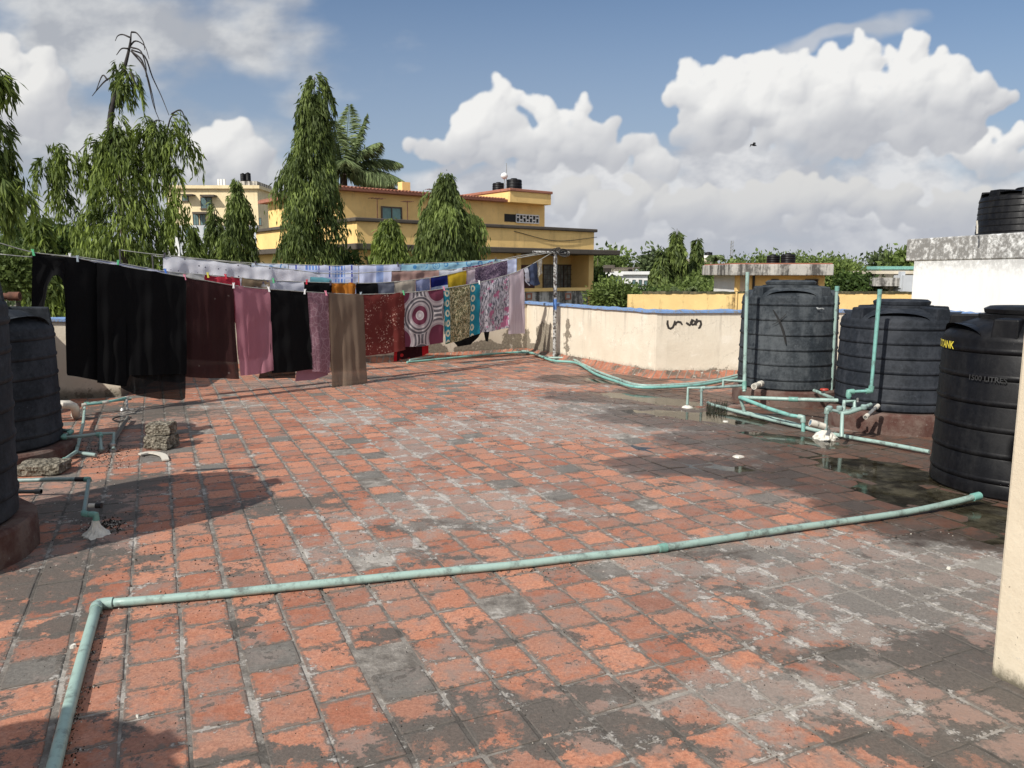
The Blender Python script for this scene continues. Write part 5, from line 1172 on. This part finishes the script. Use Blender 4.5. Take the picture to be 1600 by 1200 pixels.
def chip(px, py, s, lab):
    q = G(px, py, 0.004); n = 7; top = []; bot = []
    for k in range(n):
        a = 2*math.pi*k/n; r_ = s*rnd.uniform(.6, 1.1); bot.append((q.x+r_*math.cos(a), q.y+r_*math.sin(a), .002)); top.append((q.x+r_*.8*math.cos(a), q.y+r_*.8*math.sin(a), .012+rnd.uniform(0, .006)))
    MBc = MB(); MBc.add(bot+top, [(i, (i+1) % n, n+(i+1) % n, n+i) for i in range(n)]+[tuple(range(n, 2*n))])
    tag(MBc.build('plaster_chip', cem_m, origin=q), lab, 'chip', 'white plaster chips on the tiles')
for a in [(114,1011,.018,'white plaster chip beside the near end of the green pipe'),(1154,714,.05,'largest white plaster chip beside the dark puddle edge'),(1133,659,.035,'white chip lying in the puddle'),(215,1121,.007,'tiny white chip on a near tile inside the pipe corner'),(1483,889,.014,'white chip on the tiles near the right-hand wall')]: chip(*a)
# gravel, crumbs and leaf litter
mb = MB(); sh_ = []; gr_ = random.Random(5)
def crumb(x, y, s):
    z0 = dip(x, y); vs = []
    for k in range(4): a = gr_.uniform(0, 6.28); vs.append((x+s*math.cos(k*1.57+a*.2), y+s*math.sin(k*1.57+a*.2), z0+.001))
    vs.append((x, y, z0+s*gr_.uniform(.5, 1.2)+.003)); mb.add(vs, [(0, 1, 4), (1, 2, 4), (2, 3, 4), (3, 0, 4)]); v_ = gr_.random(); sh_.extend([v_]*4)
for k in range(520):      # along the pipe
    px = gr_.uniform(140, 900) if gr_.random() < .8 else gr_.uniform(900, 1500); i = (px-165)/(1524-165); yy = 943-(px-165)*.092; q = G(px, yy+gr_.expovariate(.18)+5); crumb(q.x, q.y, gr_.uniform(.0018, .0055))
for k in range(260): t_ = gr_.random(); q = G(152-(152-84)*t_+gr_.expovariate(.12)+9, 944+256*t_); crumb(q.x, q.y, gr_.uniform(.0015, .005))
for k in range(1500): q = G(gr_.uniform(0, 1500), gr_.uniform(700, 1250)); crumb(q.x, q.y, gr_.uniform(.001, .0035))
for k in range(500): q = G(gr_.gauss(330, 130), gr_.gauss(850, 60)); crumb(q.x, q.y, gr_.uniform(.002, .006))
for k in range(300): q = G(gr_.gauss(165, 22), gr_.gauss(712, 10)); crumb(q.x, q.y, gr_.uniform(.003, .009))
for k in range(220): q = G(gr_.gauss(165, 16), gr_.gauss(822, 6)); crumb(q.x, q.y, gr_.uniform(.003, .010))
for k in range(700): q = G(gr_.gauss(900, 200), gr_.gauss(640, 30)); crumb(q.x, q.y, gr_.uniform(.003, .009))
m = M('grit'); a_ = m.attr(); c = m.mix(a_.st(.80, .82), (.03, .026, .022), (.42, .39, .34)); grit_m = m.pbr(c, .95, spec=.1)
tag(mb.build('grit', grit_m, shade=sh_), 'dark and pale grit scattered over the tiles', 'grit', kind='stuff')
# wall of the stair house at the right edge
t = thing('stair_house_wall', (1.93, 2.9, 0), 'cream painted wall corner rising at the right edge of the photo', 'wall')
m = M('cream_corner_paint'); p = m.pos(); n = m.noise(p, 3, 7, .65); n2 = m.noise(p, 24, 8, .75); x, y, z = m.xyz(p)
c = m.mix(n.st(.3, .7), (.60, .52, .39), (.68, .60, .46)); cr2 = m.vor(m.scale(p, 1.0), 7, 'DISTANCE_TO_EDGE').st(.0, .012, .5, 0)*n.st(.5, .6)
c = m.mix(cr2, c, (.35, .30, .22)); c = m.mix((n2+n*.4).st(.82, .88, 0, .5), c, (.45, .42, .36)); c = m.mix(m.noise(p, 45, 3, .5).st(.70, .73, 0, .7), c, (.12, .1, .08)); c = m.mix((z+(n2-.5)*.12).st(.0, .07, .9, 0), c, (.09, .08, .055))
cw = m.pbr(c, .85, m.bump(n2+n, .35, .01), spec=.2)
cA = Vector((1.93, 2.90)); e1 = Vector((.385, -.923)); e2 = Vector((.923, .385)); MBw = MB(); n = 26
pts = [cA, cA+e1*4.5, cA+e1*4.5+e2*3.0, cA+e2*3.0]
MBw.prism([(p_.x, p_.y) for p_ in reversed(pts)], -.02, 2.9).build('wall', cw, t, bevel=.012)
MB().prism([(p_.x, p_.y) for p_ in reversed([cA-e1*.25-e2*.25, cA+e1*4.7-e2*.25, cA+e1*4.7+e2*3.2, cA-e1*.25+e2*3.2])], 2.902, 3.05).build('roof_slab', cream_m, t)
# ------------------------------------------------------------------ foliage
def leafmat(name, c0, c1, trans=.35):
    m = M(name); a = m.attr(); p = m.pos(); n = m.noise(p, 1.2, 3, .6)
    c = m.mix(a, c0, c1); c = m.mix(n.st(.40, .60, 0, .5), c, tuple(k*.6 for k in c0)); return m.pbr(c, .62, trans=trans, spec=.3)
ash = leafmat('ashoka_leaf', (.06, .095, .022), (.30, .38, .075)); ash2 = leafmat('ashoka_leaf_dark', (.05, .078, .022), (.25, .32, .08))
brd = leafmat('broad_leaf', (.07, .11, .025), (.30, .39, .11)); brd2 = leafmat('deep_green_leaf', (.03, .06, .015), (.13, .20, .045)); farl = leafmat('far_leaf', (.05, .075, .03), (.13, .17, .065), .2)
palml = leafmat('palm_leaf', (.09, .13, .05), (.36, .44, .20)); barkm = simple('bark', (.09, .07, .055), .95, .4, 8, 0, .8); deadm = simple('dead_branch', (.035, .03, .028), .9, .3, 8)
def leaves(name, mat_, parent, O, Dr, Ln, Wd, Sh, origin=None, bend=.0, seed=1):
    """one rhombic leaf per row; O origin, Dr unit direction, Ln length, Wd width"""
    rg = np.random.default_rng(seed); n = len(O)
    rv = rg.normal(size=(n, 3)); S_ = np.cross(Dr, rv); S_ /= np.linalg.norm(S_, axis=1)[:, None]+1e-9
    mid = O+Dr*Ln[:, None]*.45; V = np.empty((n, 4, 3)); V[:, 0] = O; V[:, 1] = mid+S_*Wd[:, None]*.5; V[:, 2] = O+Dr*Ln[:, None]; V[:, 3] = mid-S_*Wd[:, None]*.5
    V[:, 2, 2] -= bend*Ln
    off = np.array(wloc(parent) if parent is not None else (0, 0, 0)); V = (V-off).reshape(-1, 3)
    me = bpy.data.meshes.new(name); me.vertices.add(n*4); me.vertices.foreach_set('co', V.astype(np.float32).ravel())
    me.loops.add(n*4); me.loops.foreach_set('vertex_index', np.arange(n*4, dtype=np.int32)); me.polygons.add(n); me.polygons.foreach_set('loop_start', np.arange(0, n*4, 4, dtype=np.int32))
    me.update(calc_edges=True); at = me.attributes.new('shade', 'FLOAT', 'FACE'); at.data.foreach_set('value', Sh.astype(np.float32)); me.materials.append(mat_)
    o = bpy.data.objects.new(name, me); COL.objects.link(o)
    if parent is not None: o.parent = parent
    return o
def unit(v): return v/(np.linalg.norm(v, axis=1)[:, None]+1e-9)
def weeping(label, cx, cy, zt, zb, prof, nb, seed, mat_=ash, per=42, ll=.20, lw=.045, drop=.75, lean=(0, 0), cat='tree', group='drooping ashoka trees beyond the parapet', extra_boughs=(), trunk_r=.14, reach=.55, zg=-8.0, squash=1.0):
    """mast tree: boughs arch out of the trunk and hang in curtains of narrow leaves. prof: list of (t from top 0..1, radius)"""
    rg = np.random.default_rng(seed); t = thing('ashoka_tree', (cx, cy, zg), label, cat, group)
    def rad(q): return np.interp(q, [a for a, b in prof], [b for a, b in prof])
    tt = rg.random(nb)
    w_ = rad(tt)+.15; keep = rg.random(nb) < w_/w_.max()+.15; tt = tt[keep]; nb = len(tt)
    ang = rg.random(nb)*2*np.pi; f1, f2, f3 = rg.random(3)*6.28
    rag = .5+.5*np.sin(ang*2+tt*13+f1)*np.sin(tt*23+f2+ang); gap = rg.random(nb) > .8*(np.sin(ang*3+tt*17+f3) > .35)
    R_ = rad(tt)*(.34+.42*rg.random(nb)+.55*rag); R_ = np.where(rg.random(nb) < .07, R_*1.3, R_)
    tt, ang, R_ = tt[gap], ang[gap], R_[gap]; nb = len(tt); z0 = zt-(zt-zb)*tt
    O = []; Dd = []; L = []; Wd = []; Sh = []
    items = [(cx+lean[0]*(1-q), cy+lean[1]*(1-q), z, a, r_, drop*(.6+.7*rg.random())) for q, z, a, r_ in zip(tt, z0, ang, R_)]+list(extra_boughs)
    for (bx, by, bz, a, r_, dr_) in items:
        s_ = rg.random(per)**.8*.95+.05; out = r_*np.sin(s_*1.45)**.9; ca, sa = math.cos(a), math.sin(a)
        side = rg.normal(0, .045+.10*r_, per); zz = bz+.12*r_*np.sin(s_*3.1)-dr_*s_**2.0+rg.normal(0, .05, per)
        px_ = bx+out*ca-side*sa; py_ = by+(out*sa+side*ca)*squash
        hd = np.stack([ca*np.ones(per), sa*np.ones(per), np.zeros(per)], 1); dn = np.array([0, 0, -1.0])
        d = unit(hd*(.55*(1-s_)+.1)[:, None]+dn*(.45+s_[:, None])+rg.normal(0, .30, (per, 3)))
        O.append(np.stack([px_, py_, zz], 1)); Dd.append(d); k = .65+.7*rg.random(per); L.append(ll*k); Wd.append(lw*k*(.8+.4*rg.random(per)))
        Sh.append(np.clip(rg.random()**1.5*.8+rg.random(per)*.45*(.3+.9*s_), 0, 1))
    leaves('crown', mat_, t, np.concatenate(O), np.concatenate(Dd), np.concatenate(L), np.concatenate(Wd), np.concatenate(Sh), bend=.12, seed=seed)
    ht = zt-zg; pts = [(cx, cy, zg), (cx+lean[0]*.1, cy+lean[1]*.1, zg+ht*.5), (cx+lean[0]*.5, cy+lean[1]*.5, zg+ht*.8), (cx+lean[0], cy+lean[1], zt-.05)]
    MB().tube(sm(pts, 4), [trunk_r*(1-.9*i/12) for i in range(13)], 8).build('trunk', barkm, t, smooth=True)
    return t
def wt(label, px, pyt, pyb, Y, prof, nb, seed, **k):       # prof in pixels
    top = D(px, pyt, Y); bot = D(px, pyb, Y); return weeping(label, top.x, Y, top.z, bot.z, [(a, b*Y/F) for a, b in prof], nb, seed, **k)
# tall ragged tree at left with bare top
YA_ = 17.0
def eb(px, py, a, rpx, drp): q = D(px, py, YA_); return (q.x, YA_, q.z, a, rpx*YA_/F, drp*YA_/F)
xb2 = []
for (px, py) in ((188,125),(196,112),(205,118),(185,100),(208,135),(192,140),(182,180),(178,200),(195,205)):
    for a in (rnd.uniform(2.2, 4), rnd.uniform(-.6, .6)): xb2.append(eb(px, py, a, rnd.uniform(10, 22), rnd.uniform(20, 45)))
for (px, py, n_) in ((85,235,9),(75,255,7),(108,245,7),(95,300,6),(270,195,7),(285,215,5),(250,200,9),(225,195,9),(245,225,10),(160,225,9),(140,250,8),(265,260,8),(275,320,7),(262,350,6)):
    for _ in range(n_): xb2.append(eb(px+rnd.gauss(0, 7), py+rnd.gauss(0, 8), rnd.uniform(0, 6.28), rnd.uniform(8, 22), rnd.uniform(30, 70)))
ta = weeping('tallest drooping tree at left with bare hanging twigs at its tip', D(185,250,YA_).x, YA_, D(185,195,YA_).z, D(185,470,YA_).z, [(0,.2),(.12,.6),(.3,.95),(.6,1.35),(1,1.5)], 330, 11, drop=.75, per=62, ll=.165, lw=.034, extra_boughs=xb2, trunk_r=.17, squash=.75)
for br in ([(178,250),(172,190),(183,140),(196,100),(203,70),(205,50)],):
    q = [D(a, b, YA_) for a, b in br]; MB().tube(sm(q, 4), [.075*(1-.85*i/20) for i in range(21)], 8).build('branch', deadm, ta, smooth=True)
for br in ([(203,72),(212,64),(226,72),(233,92)],[(205,50),(214,52),(224,66),(226,78)],[(202,58),(192,54),(184,56),(180,64)],[(200,76),(190,76),(182,86)],[(205,80),(222,95),(232,130),(240,165),(252,195)],[(206,78),(226,88),(238,120),(252,150),(264,180)],[(207,82),(225,105),(236,140),(243,172)],[(195,112),(204,126),(208,146),(212,160)],[(204,112),(212,130),(218,142)],
           [(180,118),(165,126),(152,140),(144,150)],[(168,125),(160,118),(150,142)],[(205,74),(220,80),(228,104),(228,120)],[(268,178),(282,172),(290,186),(298,196)],[(232,200),(244,188),(256,190)],[(262,200),(268,182),(280,178)],[(150,222),(135,226),(120,240)],[(170,200),(158,240),(152,290)],[(210,275),(225,258),(232,235)],[(190,360),(200,330),(208,320)]):
    q = [D(a, b, YA_+rnd.uniform(-.1, .1)) for a, b in br]; P = sm(q, 4); MB().tube(P, [.020*(1-.75*i/len(P)) for i in range(len(P))], 6).build('twig', deadm, ta, smooth=True)
# tree whose branches reach in from the left edge
YL = 11.0; xl = []
for (px, py, n_) in ((0,105,8),(8,112,6),(2,125,5),(5,180,5),(12,185,4),(0,230,7),(10,240,5),(-5,240,6),(20,285,9),(35,290,7),(5,280,10),(45,300,4),(15,310,8),(-15,290,10),(-20,110,10),(-30,180,12),(-25,235,12)):
    for _ in range(n_): q = D(px-13+rnd.gauss(0, 5), py+rnd.gauss(0, 5), YL); xl.append((q.x, YL+rnd.uniform(-.3, .3), q.z, rnd.uniform(0, 6.28), rnd.uniform(5, 12)*YL/F, rnd.uniform(25, 55)*YL/F))
weeping('drooping tree whose hanging branches reach in from the left edge', -9.2, YL, 5.4, 1.2, [(0,.3),(.3,.7),(1,1.0)], 60, 12, extra_boughs=xl, per=34, ll=.17, lw=.034)
wt('tall narrow drooping tree left of the coconut palm', 468, 118, 440, 24, [(0,18),(.05,27),(.2,30),(.35,38),(.5,50),(.75,54),(1,56)], 560, 13, per=76, ll=.19, lw=.040, mat_=ash2, drop=.9, lean=(.45, 0))
wt('short drooping tree between tall trees, in front of the pale yellow block', 370, 281, 440, 26, [(0,8),(.2,22),(.5,30),(1,32)], 200, 14, per=56, ll=.21, lw=.045, mat_=ash2)
wt('slim drooping tree left of the short one before the pale yellow block', 334, 316, 440, 26.5, [(0,8),(.3,16),(1,22)], 130, 15, per=56, ll=.21, lw=.045, mat_=ash2)
wt('small pointed drooping tree low between the left trees', 302, 355, 450, 25, [(0,5),(.3,14),(1,22)], 110, 16, per=36, ll=.26, lw=.06)
wt('broad drooping tree with a narrow tip before the ochre house', 697, 273, 440, 21, [(0,14),(.1,22),(.22,34),(.36,50),(.6,54),(1,56)], 470, 17, per=76, ll=.18, lw=.038, drop=.8, mat_=ash2)
wt('smaller bright green drooping tree left of the broad one', 608, 340, 450, 22, [(0,10),(.15,24),(.4,36),(1,44)], 300, 18, per=64, ll=.18, lw=.038)
wt('pointed leafy tree behind the armhole of the black gown', 60, 335, 520, 14, [(0,10),(.3,26),(1,52)], 260, 19, per=40, ll=.20, lw=.045)
wt('tallest of the dark narrow trees right of the ochre house', 1058, 356, 470, 52, [(0,7),(.3,15),(.6,20),(1,24)], 240, 20, per=40, ll=.42, lw=.12, mat_=ash2, drop=1.0)
wt('low dark tree left of the tallest narrow one', 1034, 392, 470, 51, [(0,6),(.3,14),(1,20)], 150, 21, per=38, ll=.42, lw=.12, mat_=ash2, drop=1.0)
wt('ragged narrow tree right of the tallest dark one', 1090, 370, 460, 54, [(0,6),(.4,12),(1,17)], 120, 22, per=38, ll=.42, lw=.12, mat_=ash2, drop=1.0)
wt('dark hanging tree at the right end of the ochre house', 934, 402, 500, 38, [(0,4),(.3,8),(1,10)], 90, 28, per=30, ll=.4, lw=.1, mat_=ash2, drop=1.0)
# broad crowns built of leaf clumps
def broad(name, label, px, py, Y, rpx, rpy, n, seed, mat_=brd, ls=.16, clump=26, cat='tree', group=None, zg=-8, sub=9, ry=None):
    rg = np.random.default_rng(seed); c_ = D(px, py, Y); rx, rz = rpx*Y/F, rpy*Y/F; ry = ry or rx*.8
    t = thing(name, (c_.x, Y, zg), label, cat, group)
    # lobes on an uneven envelope, clumps on lobes
    lob = unit(rg.normal(size=(sub, 3))); lob[:, 2] = np.abs(lob[:, 2])*.9-.15; lr = .38+.25*rg.random(sub)
    li = rg.integers(0, sub, n); d = unit(rg.normal(size=(n, 3))); C = lob[li]*.62+d*(lr[li]*(.75+.3*rg.random(n)))[:, None]
    C = C*np.array([rx, ry, rz])+np.array([c_.x, Y, c_.z]); tone = rg.random(n)*.6
    O = np.repeat(C, clump, 0)+rg.normal(0, ls*1.1, (n*clump, 3)); Dd = unit(np.repeat(d, clump, 0)*.8+rg.normal(0, .7, (n*clump, 3))+np.array([0, 0, .15])); k = .6+.8*rg.random(n*clump)
    leaves('crown', mat_, t, O, Dd, ls*k, ls*.5*k, np.clip(np.repeat(tone, clump)+rg.random(n*clump)*.4, 0, 1), seed=seed)
    mb = MB().tube([(c_.x, Y, zg), (c_.x+.1, Y, (zg+c_.z)/2), (c_.x, Y, c_.z)], [rx*.09+.05, rx*.07+.04, rx*.03+.02], 8)
    mb.build('trunk', barkm, t, smooth=True)
    for k_ in range(4):
        q = lob[k_]*.55*np.array([rx, ry, rz])+np.array([c_.x, Y, c_.z]); MB().tube([(c_.x, Y, c_.z-rz*.5), tuple(q)], [rx*.03+.02, .01], 6).build('limb', barkm, t, smooth=True)
    return t
G5 = 'leafy trees beyond the ochre parapet'
for i, a in enumerate([('green tree crown left of the rooftop hut',1135,448,48,48,32,220),('wide light green tree directly behind the rooftop hut',1190,432,55,62,32,280),('tall leafy tree behind the hut tanks',1262,430,58,65,34,280),('leafy tree at the right of the hut slab',1315,440,50,44,28,220),('darker sloping tree left of the cream house',1345,455,46,36,26,180),('low bush under the dark narrow trees',1075,468,44,42,18,140)]):
    broad('leafy_tree', a[0], a[1], a[2], a[3], a[4], a[5], a[6], 40+i, brd if i not in (4,) else brd2, ls=.25, clump=34, group=G5)
broad('bush', 'bright green round bush beside the ochre house, beyond the parapet', 960, 466, 32, 32, 22, 200, 50, brd, ls=.17, clump=26, group=G5)
broad('bush', 'dark green shrub right of the bright round bush', 1003, 468, 36, 24, 12, 90, 51, brd2, ls=.2, clump=24, group=G5)
broad('bush', 'dark green shrub under the wall end of the ochre house', 938, 458, 36, 12, 26, 80, 52, brd2, ls=.2, clump=24, group=G5)
broad('leafy_tree', 'dense leafy tree low behind the left-hand trees', 60, 405, 30, 70, 50, 420, 53, brd2, ls=.2, clump=24)
broad('leafy_tree', 'leafy tree behind the trunk of the tallest left tree', 170, 425, 34, 75, 42, 380, 54, brd2, ls=.22, clump=24)
broad('leafy_tree', 'leafy growth at the far left behind the clothes lines', -20, 415, 28, 60, 50, 300, 55, brd2, ls=.2, clump=24)
broad('leafy_tree', 'light shrub beside the sleeve of the black gown', 25, 440, 12.5, 40, 45, 160, 56, brd, ls=.09, clump=24)
broad('leafy_tree', 'grey-green far tree left of the dark narrow trees', 1022, 418, 130, 16, 16, 90, 57, farl, ls=.9, clump=18)
broad('leafy_tree', 'low green crowns above the distant white house', 952, 418, 140, 40, 14, 130, 58, brd, ls=.9, clump=18)
broad('leafy_tree', 'small far tree above the cream house', 1375, 415, 120, 16, 8, 60, 59, farl, ls=.8, clump=16)
broad('leafy_tree', 'green far crown left of the white building', 1412, 416, 110, 16, 12, 70, 60, brd, ls=.8, clump=16)
broad('shrub', 'small shrub growing on the ochre house ledge', 540, 408, 25, 14, 10, 50, 61, brd2, ls=.14, clump=18)
# coconut palms
def palm(label, px, py, Y, fronds, Lpx, seed, zg=-8, lw=.05, ll=.55):
    c_ = D(px, py, Y); t = thing('palm_tree', (c_.x, Y, zg), label, 'palm', 'coconut palms'); r3 = random.Random(seed); rg = np.random.default_rng(seed)
    MB().tube(sm([(c_.x-.4, Y, zg), (c_.x-.2, Y, (zg+c_.z)/2), (c_.x, Y, c_.z)], 4), [.22, .2, .18, .17, .16, .16, .16, .17, .19], 10).build('trunk', barkm, t, smooth=True)
    for (az, el, ln, dr_) in fronds:
        L = ln*Lpx*Y/F; n = 14; P = []
        for i in range(n+1):
            s_ = i/n; h = L*(s_*math.cos(el)); z = L*(s_*math.sin(el)-dr_*s_*s_)
            P.append(Vector((c_.x+h*math.cos(az), Y+h*math.sin(az), c_.z+z)))
        fr_ = MB().tube(P, [.035*(1-.8*i/n) for i in range(n+1)], 6).build('frond', palml, t, smooth=True)
        O = []; Dd = []; Ln = []
        for i in range(12, 12*n):
            f_ = i/12; j = int(f_); q = P[j].lerp(P[min(n, j+1)], f_-j); tg = (P[min(n, j+1)]-P[j]).normalized(); sd_ = tg.cross(Vector((0, 0, 1))).normalized()
            for s_ in (-1, 1):
                O.append(tuple(q)); dd = (sd_*s_*.8+tg*.75+Vector((0, 0, -.55))+Vector((r3.gauss(0, .12), r3.gauss(0, .12), r3.gauss(0, .15)))).normalized(); Dd.append(tuple(dd)); Ln.append(ll*math.sin(math.pi*min(.97, .15+.85*i/(12*n)))**.6)
        O = np.array(O); Dd = np.array(Dd); Ln = np.array(Ln)
        o = leaves('leaflets', palml, fr_, O, Dd, Ln, np.full(len(Ln), lw), np.clip(rg.random(len(Ln))*.6+r3.uniform(0, .4), 0, 1), seed=seed, bend=.2)
    return t
palm('coconut palm rising behind the ochre house', 537, 272, 40, [(1.2,1.38,1.15,.05),(.2,1.22,1.1,.12),(2.9,1.25,1.0,.12),(4.6,1.15,1.0,.2),(-.2,.95,1.05,.38),(.15,.68,1.15,.48),(0,.38,1.05,.50),(-.5,.25,.95,.45),(-1.3,.7,.8,.5),(3.3,.7,.9,.5),(3.0,.15,.7,.5),(.35,.0,.9,.25),(2.2,.9,.8,.4),(-.15,-.15,.8,.2),(-2.2,.5,.7,.5)], 98, 5, ll=1.05, lw=.075)
palm('small distant palm right of the dark narrow trees', 1118, 402, 70, [(k*.75, .75-.2*(k % 3), 1, .6) for k in range(9)], 17, 6, ll=.5, lw=.12)
palm('young palm fronds low before the dark narrow trees', 1068, 462, 40, [(k*.9, 1.0-.2*(k % 3), 1, .4) for k in range(7)], 32, 7, ll=.45, lw=.07)
# far wood on the horizon
rg = np.random.default_rng(77); n = 26000
az = rg.uniform(-1.1, 1.1, n); dist = rg.uniform(130, 420, n); hh = 2.0+2.6*np.sin(az*23)+1.8*np.sin(az*61+1)+1.0*np.sin(az*140)
hh = np.clip(hh, -1, 7)*.5-1.0+dist*.006; O = np.stack([dist*np.sin(az), dist*np.cos(az), hh-np.abs(rg.normal(0, 2.6, n))], 1)
leaves('distant_wood', farl, None, O, unit(rg.normal(size=(n, 3))+np.array([0, 0, .4])), rg.uniform(1.2, 2.6, n), rg.uniform(.8, 1.6, n), rg.random(n), seed=77)
tag(bpy.data.objects['distant_wood'], 'far belt of trees along the horizon', 'wood', kind='stuff')
